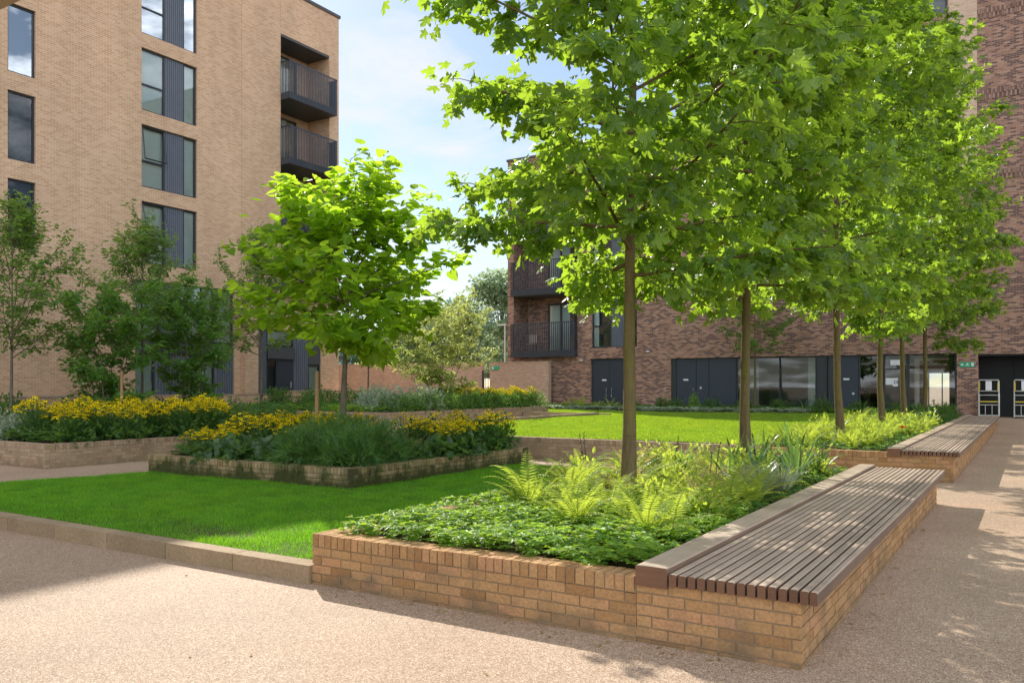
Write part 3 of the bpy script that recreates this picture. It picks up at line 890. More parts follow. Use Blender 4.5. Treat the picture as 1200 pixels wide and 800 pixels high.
# ------------------------------------------------------------------ buildings
def wall_with_holes(mb, P, u0, u1, z0, z1, holes, depth=.12, mat=0, uvoff=0):
    """P(u,z,d): world point, d = depth inwards. holes: (ua,ub,za,zb[,depth])"""
    us = sorted({u0, u1, *[h[0] for h in holes], *[h[1] for h in holes]})
    zs = sorted({z0, z1, *[h[2] for h in holes], *[h[3] for h in holes]})
    us = [u for u in us if u0 <= u <= u1]; zs = [z for z in zs if z0 <= z <= z1]
    for i in range(len(us) - 1):
        for j in range(len(zs) - 1):
            a, b, c, d = us[i], us[i + 1], zs[j], zs[j + 1]
            um, zm = (a + b) / 2, (c + d) / 2
            if any(h[0] < um < h[1] and h[2] < zm < h[3] for h in holes): continue
            mb.add([P(a, c, 0), P(b, c, 0), P(b, d, 0), P(a, d, 0)], [[0, 1, 2, 3]], mat, [[(a, c), (b, c), (b, d), (a, d)]])
    for h in holes:
        a, b, c, d = h[:4]; dp = h[4] if len(h) > 4 else depth
        for (q, r) in (((a, c), (b, c)), ((b, c), (b, d)), ((b, d), (a, d)), ((a, d), (a, c))):
            L = abs(q[0] - r[0]) + abs(q[1] - r[1])
            vert = q[0] == r[0]
            uvs = [(0, q[1]), (0, r[1]), (dp, r[1]), (dp, q[1])] if vert else [(q[0], 0), (r[0], 0), (r[0], dp), (q[0], dp)]
            mb.add([P(*q, 0), P(*r, 0), P(*r, dp), P(*q, dp)], [[0, 1, 2, 3]], mat, [uvs])

def pbox(mb, P, a, b, c, d, d0, d1, mat=0):
    """box on a facade: u a..b, z c..d, depth d0..d1 (negative = outwards)"""
    p, q = P(a, c, d0), P(b, d, d1)
    mb.box(p[0], q[0], p[1], q[1], p[2], q[2], mat)

def corrugated(P, a, b, c, d, dep, pitch=.09, amp=.035):
    mb = MB(); us = []; n = max(2, int((b - a) / pitch)); p = (b - a) / n
    for i in range(n):
        u = a + i * p
        us += [(u, dep), (u + p * .35, dep), (u + p * .5, dep - amp), (u + p * .85, dep - amp)]
    us.append((b, dep))
    for (u, e), (v, f) in zip(us[:-1], us[1:]):
        mb.add([P(u, c, e), P(v, c, f), P(v, d, f), P(u, d, e)], [[0, 1, 2, 3]])
    return mb

def frame_mb(P, a, b, c, d, dep, w=.06, th=.07, mull=(), trans=()):
    mb = MB()
    pbox(mb, P, a, a + w, c, d, dep, dep + th); pbox(mb, P, b - w, b, c, d, dep, dep + th)
    pbox(mb, P, a + w, b - w, c, c + w, dep, dep + th); pbox(mb, P, a + w, b - w, d - w, d, dep, dep + th)
    for m in mull: pbox(mb, P, m - w / 2, m + w / 2, c + w, d - w, dep + .002, dep + th)
    for (m0, m1, z) in trans: pbox(mb, P, m0, m1, z - w / 2, z + w / 2, dep + .001, dep + th)
    return mb

def pane_mb(P, a, b, c, d, dep):
    mb = MB(); mb.add([P(a, c, dep), P(b, c, dep), P(b, d, dep), P(a, d, dep)], [[0, 1, 2, 3]]); return mb

def window(bld, P, a, b, c, d, dep=.09, mull=(), trans=(), glass='glass', back='window_backing', backd=.12, panels=(), blinds=None, openl=None):
    fr = frame_mb(P, a, b, c, d, dep, mull=mull, trans=trans).build('window', M['metal'], bld)
    pane_mb(P, a + .03, b - .03, c + .03, d - .03, dep + .04).build('pane', M[glass], fr)
    for (pa, pb) in panels:
        corrugated(P, pa, pb, c + .02, d - .02, dep + .02).build('cladding_panel', M['panel'], fr)
    for (ba, bb, bc, bd, bm) in (blinds or [(a + .03, b - .03, c + .03, d - .03, back)]):
        pane_mb(P, ba, bb, bc, bd, dep + backd).build('window_backing', M[bm], fr)  # dark room entries are near-black sheets standing in for an unlit interior
    return fr

# --- tan apartment block (left)
XL = -29.46
PL = lambda u, z, d: (XL - d, u, z)
LB = thing('apartment_block', 'tan brick apartment block with stacked corner balconies on the left', 'building', (XL, 20, 0))
holes = []
wide = [(15.5, 17.95), (12.49, 14.93), (9.49, 11.93), (6.5, 8.93)]
nar = [(12.4, 14.75), (9.42, 11.77), (6.42, 8.77), (15.4, 17.7)]
for c, d in wide: holes.append((19.67, 22.21, c, d))
for c, d in nar: holes.append((14.68, 15.61, c, d))
for c, d in nar: holes.append((6.0, 8.5, c, d))
holes.append((19.4, 24.1, .8, 3.5, .16)); holes.append((19.4, 24.1, 3.5, 5.85, .16))
holes.append((26.74, 29.87, 5.95, 18.0, 1.5))
holes.append((25.2, 29.3, .8, 4.3, .16))
wl = MB()
wall_with_holes(wl, PL, -14, 30.52, 0, 20.1, holes)
wl.add([(XL, 30.52, 0), (XL - 18, 30.52, 0), (XL - 18, 30.52, 20.1), (XL, 30.52, 20.1)], [[0, 1, 2, 3]])
wl.add([(XL, -14, 0), (XL - 18, -14, 0), (XL - 18, -14, 20.1), (XL, -14, 20.1)], [[0, 1, 2, 3]])
wl.add([(XL - 18, -14, 0), (XL - 18, 30.52, 0), (XL - 18, 30.52, 20.1), (XL - 18, -14, 20.1)], [[0, 1, 2, 3]])
# back wall of the balcony recess
wl.add([PL(26.74, 5.95, 1.5), PL(29.87, 5.95, 1.5), PL(29.87, 18, 1.5), PL(26.74, 18, 1.5)], [[0, 1, 2, 3]])
wl.build('wall', M['facade_tan'], LB)
mb = MB(); pbox(mb, PL, 24.45, 25.19, 0, 5.9, -.28, .002); mb.build('pilaster', M['facade_tan'], LB)
for y in (24.5, 26.70, 13.9):
    mb = MB(); pbox(mb, PL, y - .006, y + .006, 6, 20, -.003, .004); mb.build('movement_joint', M['mortar'], LB)
mb = MB(); mb.box(XL - 18.1, XL + .06, -14.1, 30.6, 20.1, 20.24); mb.build('roof', M['coping'], LB)
for k, (c, d) in enumerate(wide):
    a, b = 19.67, 22.21; m1, m2 = 20.72, 21.62
    tr = [(a + .06, m1 - .03, c + (d - c) * .43)]
    bl = [(a + .03, m1, c + .03, d - .03, 'curtain'), (m2, b - .03, c + .03, d - .03, 'curtain')]
    fr = window(LB, PL, a, b, c, d, mull=(m1, m2), trans=tr, panels=[(m1 + .03, m2 - .03)], blinds=bl, glass='glass' if k else 'glass_sky')
    if k in (2, 3):   # tilted open top light
        s = MB(); z0, z1 = c + (d - c) * .45, d - .08
        A = [(a + .07, .02), (m1 - .03, .02)]
        off = .30 if k == 3 else .12
        q = [PL(a + .07, z0, -off), PL(m1 - .03, z0, -off), PL(m1 - .03, z1, .05), PL(a + .07, z1, .05)]
        for i in range(4):
            s.tube([q[i], q[(i + 1) % 4]], [.03, .03], 4)
        s.build('open_sash', M['metal'], fr)
for (c, d) in nar:
    for a, b in ((14.68, 15.61), (6.0, 8.5)):
        window(LB, PL, a, b, c, d, glass='glass_sky' if c > 12 else 'glass_low', back='room_dark', backd=.35)
# first floor band of windows and ground floor bay 1
window(LB, PL, 19.4, 24.1, 3.52, 5.85, dep=.1, mull=(20.5, 21.3, 22.5, 23.1), trans=[(19.46, 20.47, 4.5), (22.53, 23.07, 4.5)], panels=[(20.53, 21.27)],
       blinds=[(19.43, 20.5, 3.55, 5.82, 'curtain'), (21.3, 24.07, 3.55, 5.82, 'window_backing')])
mb = MB(); pbox(mb, PL, 19.4, 23.12, 3.0, 3.5, .02, .2); mb.build('fascia', M['fascia'], LB)
corrugated(PL, 23.14, 24.1, .8, 3.5, .1, .12, .05).build('cladding_panel', M['panel'], LB)
corrugated(PL, 20.3, 21.9, .8, 3.0, .1, .12, .05).build('cladding_panel', M['panel'], LB)
window(LB, PL, 19.4, 20.28, .8, 2.99, dep=.08, back='curtain')
window(LB, PL, 21.92, 23.12, .8, 2.99, dep=.08, back='curtain')
# bay 2
corrugated(PL, 25.2, 25.95, .8, 4.3, .1, .12, .05).build('cladding_panel', M['panel'], LB)
corrugated(PL, 27.6, 28.5, .8, 4.3, .1, .12, .05).build('cladding_panel', M['panel'], LB)
mb = MB(); pbox(mb, PL, 25.97, 27.58, 2.95, 3.5, -.02, .2); mb.build('fascia', M['fascia'], LB)
window(LB, PL, 25.97, 27.58, 3.52, 4.3, dep=.08, back='curtain')
window(LB, PL, 25.97, 26.58, .8, 2.94, dep=.08, back='room_dark', backd=.25)
window(LB, PL, 28.52, 29.3, .8, 2.72, dep=.08, back='curtain')
mb = MB(); pbox(mb, PL, 28.52, 29.3, 2.74, 4.3, .06, .15); mb.build('cladding_panel', M['fascia'], LB)
mb = MB(); pbox(mb, PL, 26.6, 27.56, .8, 2.94, .08, .14); dr = mb.build('door', M['door'], LB)
mb = MB(); pbox(mb, PL, 27.38, 27.42, 1.6, 1.9, .02, .078); mb.build('handle', M['alu'], dr)
mb = MB(); pbox(mb, PL, 26.74, 29.87, 17.9, 17.98, .02, 1.49); mb.build('recess_soffit', M['fascia'], LB)

def balcony(bld, P, a, b, z0, z1, out, inn, step=.1, side=True, slab=.3):
    mb = MB(); pbox(mb, P, a + .01, b - .01, z0, z0 + slab, -out + .03, inn)
    bl = mb.build('balcony', M['fascia'], bld)
    rl = MB()
    for u in np.arange(a + .01, b, step):
        pbox(rl, P, u, u + .05, z0 - .02, z1, -out - .012, -out)
    pbox(rl, P, a, b, z1 - .05, z1, -out - .02, -out + .03)
    pbox(rl, P, a, b, z0 + .02, z0 + .07, -out + .002, -out + .02)
    if side:
        for d in np.arange(-out + .05, 0, step):
            for u in (a, b - .012):
                pbox(rl, P, u, u + .012, z0 - .02, z1, d, d + .05)
        for u in (a, b - .03):
            pbox(rl, P, u, u + .03, z1 - .05, z1 - .001, -out + .03, .1)
    rl.build('railing', M['rail'], bl)
    return bl
for z in (14.95, 11.95, 8.95, 5.96):
    balcony(LB, PL, 26.76, 29.85, z, z + 1.75, .55, 1.48)
    dd = .2 if z < 6 else 0
    fr = frame_mb(PL, 27.0, 29.0, z + .32, z + 2.75, 1.38, mull=(28.0,)).build('balcony_door', M['metal'], LB)
    pane_mb(PL, 27.03, 28.97, z + .35, z + 2.7, 1.42).build('pane', M['glass'], fr)
    pane_mb(PL, 27.03, 28.4, z + .35, z + 2.7, 1.47).build('window_backing', M['window_backing'], fr)

# terrace walls in front of the tan block, boundary wall and store
def garden_wall(label, x0, x1, y0, y1, z0, z1, cop=.05, mat='wall_buff', name='garden_wall'):
    t = thing(name, label, 'wall', ((x0 + x1) / 2, (y0 + y1) / 2, z0))
    mb = MB(); mb.box(x0, x1, y0, y1, z0, z1 - cop); mb.build('wall', M[mat], t)
    mb = MB(); mb.box(x0 - .02, x1 + .02, y0 - .02, y1 + .02, z1 - cop, z1); mb.build('coping', M['wall_buff'], t)
    return t
garden_wall('low brick terrace wall below the dark leafy bushes of the tan block', -28.3, -28.05, 14, 25.0, 0, 1.36, mat='facade_tan')
garden_wall('low brick terrace wall under the corrugated panels right of the pier', -28.3, -28.05, 25.3, 33, 0, 1.5, mat='facade_tan')
garden_wall('tall buff brick boundary wall between the two apartment buildings', -60, -27.35, 40.2, 40.45, 0, 3.1, name='boundary_wall')
t = garden_wall('tan brick bin store wall standing against the red building corner', -26.15, -22.3, 39.2, 39.5, 0, 3.05, name='store_wall')
mb = MB(); mb.box(-26.15, -25.9, 39.5, 42, 0, 3.0); mb.build('return_wall', M['wall_buff'], t)
t = thing('metal_gate', 'dark metal gate in the gap between boundary wall and bin store', 'gate', (-26.75, 40.2, .4))
mb = MB()
for x in (-27.33, -26.24): mb.box(x, x + .08, 40.15, 40.23, .4, 2.6)
mb.box(-27.25, -26.24, 40.16, 40.2, 2.4, 2.46); mb.box(-27.25, -26.24, 40.16, 40.2, .6, .66)
mb.build('gate_frame', M['metal'], t)
mb = MB()
for x in np.arange(-27.22, -26.26, .11): mb.box(x, x + .025, 40.17, 40.195, .66, 2.4)
mb.build('bars', M['metal'], t)

# --- red brick building (right, across the upper lawn)
YR = 40.0
PR = lambda u, z, d: (u, YR + d, z)
RB = thing('brick_building', 'dark red brick building with grey balconies across the upper lawn', 'building', (-12, YR, 0))
holes = [(-25.04, -20.95, 3.3, 13.5, 1.6),
         (-20.08, -17.46, 3.75, 6.5), (-20.08, -17.46, 7.1, 9.86), (-20.08, -17.46, 10.46, 13.2),
         (-20.16, -18.0, .3, 3.17, .2), (-15.6, -2.74, .3, 3.1, .25), (-1.95, 4.5, .3, 3.03, .9)]
upw = [(-12.2, -9.6), (-6.6, -4.0)]
for a, b in upw:
    for z in (7.1, 10.46): holes.append((a, b, z, z + 2.7))
wl = MB()
wall_with_holes(wl, PR, -25.44, -8.0, 0, 14.5, [h for h in holes if h[0] < -8.0 and h[1] <= -8.0] + [(-15.6, -8.0, .3, 3.1, .25)])
wall_with_holes(wl, PR, -8.0, 16, 0, 24, [h for h in holes if h[0] >= -8.0] + [(-8.0, -2.74, .3, 3.1, .25)] + [(-5.4, -3.12, z, z + 2.3) for z in (14.3, 17.7)])
bk = YR + 14
for (x, z) in ((-25.44, 14.5), (16, 24)):
    wl.add([(x, YR, 0), (x, bk, 0), (x, bk, z), (x, YR, z)], [[0, 1, 2, 3]])
wl.add([(-8, YR, 14.5), (-8, bk, 14.5), (-8, bk, 24), (-8, YR, 24)], [[0, 1, 2, 3]])
PB = lambda u, z, d: (u, bk - d, z)
wall_with_holes(wl, PB, -25.44, 16, 0, 14.5, [(-5.2, -2.9, .5, 2.5)])
wl.add([PR(-25.04, 3.3, 1.6), PR(-20.95, 3.3, 1.6), PR(-20.95, 13.5, 1.6), PR(-25.04, 13.5, 1.6)], [[0, 1, 2, 3]])
wl.build('wall', M['facade_red'], RB)
mb = MB(); mb.box(-25.5, -8.0, YR - .06, bk, 14.5, 14.62); mb.box(-8.06, 16, YR - .06, bk, 24, 24.12); mb.build('roof', M['coping'], RB)
mb = MB()
for z in (10.3, 13.7, 17.1, 20.5):
    bx = np.arange(-1.94, 12, .0775); k_ = np.arange(len(bx)) % 2
    for r_, (za, zb_) in enumerate(((z, z + .205), (z + .215, z + .42))):
        mb.boxes(np.stack([bx, YR - .012 - .028 * ((k_ + r_) % 2), np.full_like(bx, za)], 1), np.stack([bx + .067, np.full_like(bx, YR + .03), np.full_like(bx, zb_)], 1), np.clip(.5 + .35 * ((k_ + r_) % 2) + rng.normal(0, .2, len(bx)), 0, 1) * .9, 0)
mb.build('brick_band', M['brick_band'], RB)
mb = MB(); pbox(mb, PR, -3.07, -2.36, 10.3, 24, -.06, .02); pbox(mb, PR, -2.36, -1.98, 10.3, 24, -.02, .02); mb.build('pale_pier', M['facade_pale'], RB)
for z in (14.3, 17.7):
    window(RB, PR, -5.4, -3.12, z, z + 2.3, glass='glass_low', back='room_dark', mull=(-4.2,))
for a, b in upw:
    for z in (7.1, 10.46):
        window(RB, PR, a, b, z, z + 2.7, glass='glass_sky', mull=(a + 1.08, a + 2.05), panels=[(a + 1.11, a + 2.02)], back='curtain')
for c in (3.75, 7.1, 10.46):
    d = c + 2.75
    window(RB, PR, -20.08, -17.46, c, d, mull=(-19.0, -18.0), trans=[(-20.02, -19.03, c + 1.15)], panels=[(-18.97, -18.03)],
           blinds=[(-20.05, -19.75, c + .03, d - .03, 'curtain'), (-19.75, -19.0, c + .03, d - .03, 'room_dark'), (-18.0, -17.5, c + .03, d - .03, 'room_dark')])
for z in (3.3, 6.76, 10.2):
    balcony(RB, PR, -25.02, -20.97, z, z + 1.9, .38, 1.58, .115, True, .34)
    fr = frame_mb(PR, -23.6, -21.0, z + .35, z + 3.1, 1.4, w=.1, mull=(-22.75, -21.85)).build('balcony_door', M['metal'], RB)
    pane_mb(PR, -23.55, -21.05, z + .38, z + 3.05, 1.45).build('pane', M['glass'], fr)
    pane_mb(PR, -23.55, -22.2, z + .38, z + 3.05, 1.5).build('curtain', M['curtain'], fr)
# balcony furniture
t = thing('balcony_chair', 'dark folding chair behind the lowest balcony railing of the red building', 'chair', (-24.0, 40.3, 3.64))
mb = MB(); mb.box(-24.3, -23.8, 40.1, 40.5, 4.05, 4.09); mb.build('seat', M['alu'], t)
mb = MB(); mb.box(-24.3, -23.8, 40.5, 40.53, 4.15, 4.6); mb.build('backrest', M['alu'], t)
for x in (-24.28, -23.85):
    for y in (40.12, 40.47):
        mb = MB(); mb.box(x, x + .03, y, y + .03, 3.64, 4.05); mb.build('leg', M['metal'], t)
# door left
def door(a, b, c, d, dep, handle=None, plate=None, mat='door', hz=1.0):
    mb = MB(); pbox(mb, PR, a, b, c, d, dep, dep + .06); dr = mb.build('door', M[mat], RB)
    if handle is not None:
        h = MB(); h.tube([PR(handle, c + hz - .22, dep - .002), PR(handle, c + hz - .22, dep - .07), PR(handle, c + hz + .22, dep - .07), PR(handle, c + hz + .22, dep - .002)], [.018] * 4, 6)
        h.build('handle', M['alu'], dr)
    if plate is not None:
        p = MB(); pbox(p, PR, plate - .13, plate + .13, c + 1.62, c + 1.70, dep - .012, dep - .002); p.build('name_plate', M['white'], dr)
    return dr
door(-20.1, -19.1, .35, 3.1, .12, -19.25, -19.4)
door(-19.09, -18.06, .35, 3.1, .12, -18.95)
mb = MB(); pbox(mb, PR, -20.16, -18.0, 3.1, 3.17, .06, .2); mb.build('door_frame', M['metal'], RB)
door(-15.35, -14.32, .35, 3.1, .14, -14.45, -14.85)
mb = MB(); pbox(mb, PR, -15.6, -15.36, .3, 3.1, .1, .25); mb.build('door_frame', M['metal'], RB)
door(-14.30, -13.66, .35, 3.1, .145)
mb = MB(); pbox(mb, PR, -14.12, -14.02, 1.55, 1.66, .128, .144); mb.build('call_panel', M['alu'], RB)
door(-13.64, -12.28, .35, 3.1, .145)
window(RB, PR, -12.25, -8.5, .35, 3.1, dep=.12, mull=(-10.18,), glass='glass_low', blinds=[(-12.2, -11.5, .4, 3.05, 'room'), (-9.15, -8.75, .4, 3.05, 'curtain')], backd=1.2)
mb = MB(); pbox(mb, PR, -8.48, -7.7, .3, 3.1, .1, .25); mb.build('door_frame', M['metal'], RB)
door(-7.68, -6.68, .35, 3.1, .14, None, -7.2, 'door')
mb = MB(); pbox(mb, PR, -6.95, -6.85, 1.3, 1.4, .125, .139); mb.build('door_button', M['alu'], RB)
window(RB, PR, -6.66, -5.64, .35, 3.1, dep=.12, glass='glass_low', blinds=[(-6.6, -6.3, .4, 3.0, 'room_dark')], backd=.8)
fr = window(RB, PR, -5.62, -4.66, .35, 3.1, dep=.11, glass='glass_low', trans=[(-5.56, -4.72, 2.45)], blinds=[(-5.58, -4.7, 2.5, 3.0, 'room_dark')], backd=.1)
mb = MB(); pbox(mb, PR, -5.55, -5.25, 1.75, 2.05, .135, .145); pbox(mb, PR, -5.25, -5.05, 1.68, 2.05, .135, .145); mb.build('notice', M['white'], fr)
mb = MB(); mb.tube([PR(-5.13 + .07 * math.cos(a), 1.88 + .07 * math.sin(a), .13) for a in np.linspace(0, 6.283, 13)], [.012] * 13, 4); mb.build('notice_symbol', M['door'], fr)
mb = MB(); pbox(mb, PR, -5.35, -4.9, 2.62, 2.85, .10, .108); mb.build('overhead_sign', M['white'], fr)
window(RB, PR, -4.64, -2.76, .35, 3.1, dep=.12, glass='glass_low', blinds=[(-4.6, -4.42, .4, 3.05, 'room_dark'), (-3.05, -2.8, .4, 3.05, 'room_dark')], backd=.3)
# rooms behind the ground floor glazing
def room(x0, x1, y0, y1, z0, z1, mat, back=True):
    mb = MB()
    mb.add([(x0, y0, z0), (x1, y0, z0), (x1, y1, z0), (x0, y1, z0)], [[0, 1, 2, 3]])
    mb.add([(x0, y0, z1), (x1, y0, z1), (x1, y1, z1), (x0, y1, z1)], [[0, 1, 2, 3]])
    mb.add([(x0, y0, z0), (x0, y1, z0), (x0, y1, z1), (x0, y0, z1)], [[0, 1, 2, 3]])
    mb.add([(x1, y0, z0), (x1, y1, z0), (x1, y1, z1), (x1, y0, z1)], [[0, 1, 2, 3]])
    if back: mb.add([(x0, y1, z0), (x1, y1, z0), (x1, y1, z1), (x0, y1, z1)], [[0, 1, 2, 3]])
    return mb.build('room', M[mat], RB)
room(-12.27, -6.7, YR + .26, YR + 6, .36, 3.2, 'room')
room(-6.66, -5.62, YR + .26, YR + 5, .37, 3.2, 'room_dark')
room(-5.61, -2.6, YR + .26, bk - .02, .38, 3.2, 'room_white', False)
mb = MB()
for x in (-5.15, -4.45, -3.72, -2.98): mb.box(x, x + .06, bk - .25, bk - .18, .5, 2.5)
mb.box(-5.2, -2.9, bk - .25, bk - .18, 2.44, 2.5)
mb.build('rear_window_frame', M['metal'], RB)
# portal
mb = MB(); pbox(mb, PR, -1.95, 4.5, .3, 3.03, .88, .92)
for x in np.arange(-1.9, 4.4, 1.25): pbox(mb, PR, x, x + .05, .3, 3.03, .84, .879)
mb.build('portal_boards', M['black'], RB)
mb = MB(); pbox(mb, PR, -1.93, 4.48, 2.95, 3.02, .0, .88); mb.build('portal_soffit', M['black'], RB)

# exit sign on the pier
t = thing('exit_sign', 'green rectangular exit sign on the brick pier beside the black doorway', 'sign', (-2.35, YR, 2.5))
mb = MB(); pbox(mb, PR, -2.63, -2.07, 2.50, 2.71, -.03, -.004); mb.build('sign_plate', M['green_sign'], t)
mb = MB()
def spoly(pts):
    mb.add([PR(-2.63 + x, 2.50 + z, -.034) for x, z in pts], [list(range(len(pts)))])
spoly([(.03, .105), (.10, .17), (.10, .13), (.15, .13)]); spoly([(.03, .105), (.15, .08), (.10, .08), (.10, .04)]); spoly([(.03, .105), (.15, .13), (.15, .08)])
spoly([(.44, .03), (.53, .03), (.53, .18), (.44, .18)])
spoly([(.285, .15), (.315, .15), (.315, .18), (.285, .18)]); spoly([(.27, .09), (.31, .09), (.32, .145), (.28, .145)])
spoly([(.27, .09), (.30, .09), (.24, .03), (.21, .035)]); spoly([(.29, .09), (.31, .09), (.36, .03), (.33, .03)]); spoly([(.31, .13), (.32, .145), (.38, .12), (.375, .105)])
spoly([(.28, .145), (.28, .13), (.22, .105), (.215, .12)])
mb.build('symbols', M['white'], t)
# small blue-green sign on a post by the store, pale pole
t = thing('wall_sign', 'small green sign beside the gate at the bin store', 'sign', (-25.8, 39.15, 2.7))
mb = MB(); mb.box(-26.0, -25.5, 39.15, 39.19, 2.62, 2.80); mb.build('sign_plate', M['green_sign'], t)
mb = MB(); mb.box(-25.95, -25.85, 39.14, 39.148, 2.66, 2.76); mb.build('symbols', M['white'], t)
t = thing('lamp_post', 'thin pale post with a flat lamp head at the left edge of the red building', 'lamp post', (-26.6, 41.5, 0))
mb = MB(); mb.tube([(-26.6, 41.5, 0), (-26.6, 41.5, 5.3)], [.055, .045], 8); mb.build('pole', M['lamp'], t, True)
mb = MB(); mb.box(-27.05, -26.5, 41.4, 41.6, 5.3, 5.38); mb.build('lamp_head', M['lamp'], t)
# alarm boxes and security lights
for x, z, lab in ((-16.9, 3.45, None), (-20.75, 3.05, None)):
    mb = MB(); pbox(mb, PR, x, x + .14, z, z + .07, -.1, -.002); mb.build('security_light', M['white'], RB)

# trolleys
def trolley(x, label):
    g = .37; y = 39.35
    t = thing('platform_trolley', label, 'trolley', (x, y, g), 0, 'trolleys parked at the black doorway')
    f = MB()
    for a in (x - .36, x + .36):
        f.tube([(a, y, g + .06), (a, y, g + 1.52), (a - .04 * np.sign(a - x), y, g + 1.58)], [.028] * 3, 6)
        f.tube([(a, y + .5, g + .06), (a, y + .5, g + 1.0)], [.028] * 2, 6)
    f.tube([(x - .33, y, g + 1.57), (x + .33, y, g + 1.57)], [.025] * 2, 6)
    for z in (1.12, .95, .55):
        f.tube([(x - .36, y, g + z), (x + .36, y, g + z)], [.02] * 2, 6)
    for k in (-.12, .12):
        f.tube([(x + k, y, g + .1), (x + k, y, g + .55)], [.014] * 2, 5)
    f.build('frame', M['alu'], t, True)
    b = MB(); b.box(x - .37, x + .37, y - .02, y + .55, g + .09, g + .13); b.build('base_deck', M['alu'], t)
    b = MB(); b.box(x - .33, x + .33, y - .01, y + .5, g + .66, g + .70); b.build('shelf', M['yellow'], t)
    for a in (x - .36, x + .31):
        b = MB(); b.box(a, a + .05, y - .035, y + .035, g + 1.14, g + 1.48); b.build('corner_guard', M['yellow'], t)
    b = MB(); b.box(x - .11, x + .11, y - .012, y + .012, g + 1.15, g + 1.53); b.build('notice', M['white'], t)
    for a in (x - .3, x + .3):
        for yy in (y + .05, y + .48):
            b = MB(); b.tube([(a - .015, yy, g + .05), (a + .015, yy, g + .05)], [.05] * 2, 10); b.build('wheel', M['black'], t)
trolley(-1.53, 'aluminium platform trolley beside the brick pier, white notice and yellow guards')
trolley(-.27, 'right-hand aluminium trolley cut off by the picture edge, before black boards')

# canopy overhead at the left
t = thing('entrance_canopy', 'edge of a concrete entrance canopy overhead at the top left', 'canopy', (-5, 1, 0))
mb = MB(); mb.box(-10, -2.0, .2, 1.71, 3.2, 3.45); mb.build('slab', M['concrete'], t)
for x in (-9.6, -2.3):
    mb = MB(); mb.box(x, x + .2, .25, .45, 0, 3.2); mb.build('post', M['metal'], t)

# stakes
def stake(x, y, z0, z1, label, lean=0):
    t = thing('tree_stake', label, 'stake', (x, y, z0))
    mb = MB(); mb.tube([(x, y, z0 - .05), (x + lean, y, z1)], [.042, .04], 10)
    th = np.arange(10) * .6283
    mb.add(np.stack([x + lean + .04 * np.cos(th), y + .04 * np.sin(th), np.full(10, z1)], 1), [list(range(10))])
    mb.build('post', M['stake'], t)
stake(-21.9, 14.0, .45, 2.12, 'orange-brown timber stake in front of the broad glossy bush')
stake(-12.35, 12.15, .33, 2.0, 'short brown timber stake just left of the catalpa trunk', .03)

# ------------------------------------------------------------------ plants
def fern(seed):
    g = np.random.default_rng(seed); r_ = proto('fern'); mb = MB()
    nf = 15
    for i in range(nf):
        az = i * 2.399 + g.uniform(-.3, .3); L = g.uniform(.5, .82); e0 = R(g.uniform(48, 84)); bend = R(g.uniform(50, 105))
        n = 24; s = np.linspace(0, 1, n)
        el = e0 - bend * s ** 1.4
        step = L / (n - 1)
        rr = np.concatenate([[0], np.cumsum(np.cos(el[:-1]) * step)]); zz = np.concatenate([[0], np.cumsum(np.sin(el[:-1]) * step)])
        h = np.array([math.cos(az), math.sin(az), 0]); sd = np.array([-h[1], h[0], 0])
        pts = h[None] * rr[:, None] + np.array([0, 0, 1])[None] * zz[:, None]
        mb.tube(pts[::4], np.linspace(.005, .002, len(pts[::4])), 3, 0, .2)
        tan = np.gradient(pts, axis=0); tan = norm(tan)
        nrm = norm(np.cross(tan, sd[None]))
        nrm = nrm * np.sign(nrm[:, 2:3] + 1e-6)
        j = np.arange(3, n - 1); sj = s[j]
        wl_ = .30 * L * np.clip(sj ** .55 * (1.02 - sj) ** .75, 0, 1)
        base_t = g.uniform(.15, .95)
        for sg in (-1, 1):
            d = norm(sd[None] * sg + tan[j] * .45 - nrm[j] * .12 + g.normal(0, .05, (len(j), 3)))
            mb.leaves(OVAL_N, pts[j], d, nrm[j] + g.normal(0, .12, (len(j), 3)), wl_, np.clip(base_t + g.normal(0, .12, len(j)), 0, 1))
    mb.build('fronds', M['fern'], r_)
    return r_
OVAL_N = T_([(0, 0, 0), (.10, .25, .02), (.07, .7, 0), (0, 1, -.1), (-.07, .7, 0), (-.10, .25, .02)], [[0, 1, 2], [0, 2, 3], [0, 3, 4], [0, 4, 5]])

def strap(seed, n=16, L=.62, w=.02, mat='strap', name='strap_leaf_plant'):
    g = np.random.default_rng(seed); r_ = proto(name); mb = MB()
    for i in range(n):
        az = g.uniform(0, 6.28); l = L * g.uniform(.65, 1.15); e0 = R(g.uniform(58, 88)); bend = R(g.uniform(5, 95))
        k = 8; s = np.linspace(0, 1, k); el = e0 - bend * s ** 2; st = l / (k - 1)
        rr = np.concatenate([[0], np.cumsum(np.cos(el[:-1]) * st)]); zz = np.concatenate([[0], np.cumsum(np.sin(el[:-1]) * st)])
        h = np.array([math.cos(az), math.sin(az), 0]); sd = np.array([-h[1], h[0], 0])
        p = h[None] * (rr + .02)[:, None] + np.array([0, 0, 1.])[None] * zz[:, None]
        ww = w * np.clip(1.1 * (1 - s ** 3), .05, 1)
        V = np.concatenate([p - sd * ww[:, None], p + sd * ww[:, None] + np.array([0, 0, .004])])
        mb.add(V, [[a, a + 1, k + a + 1, k + a] for a in range(k - 1)], 0, None, float(g.uniform(0, 1)))
    mb.build('leaves', M[mat], r_)
    return r_

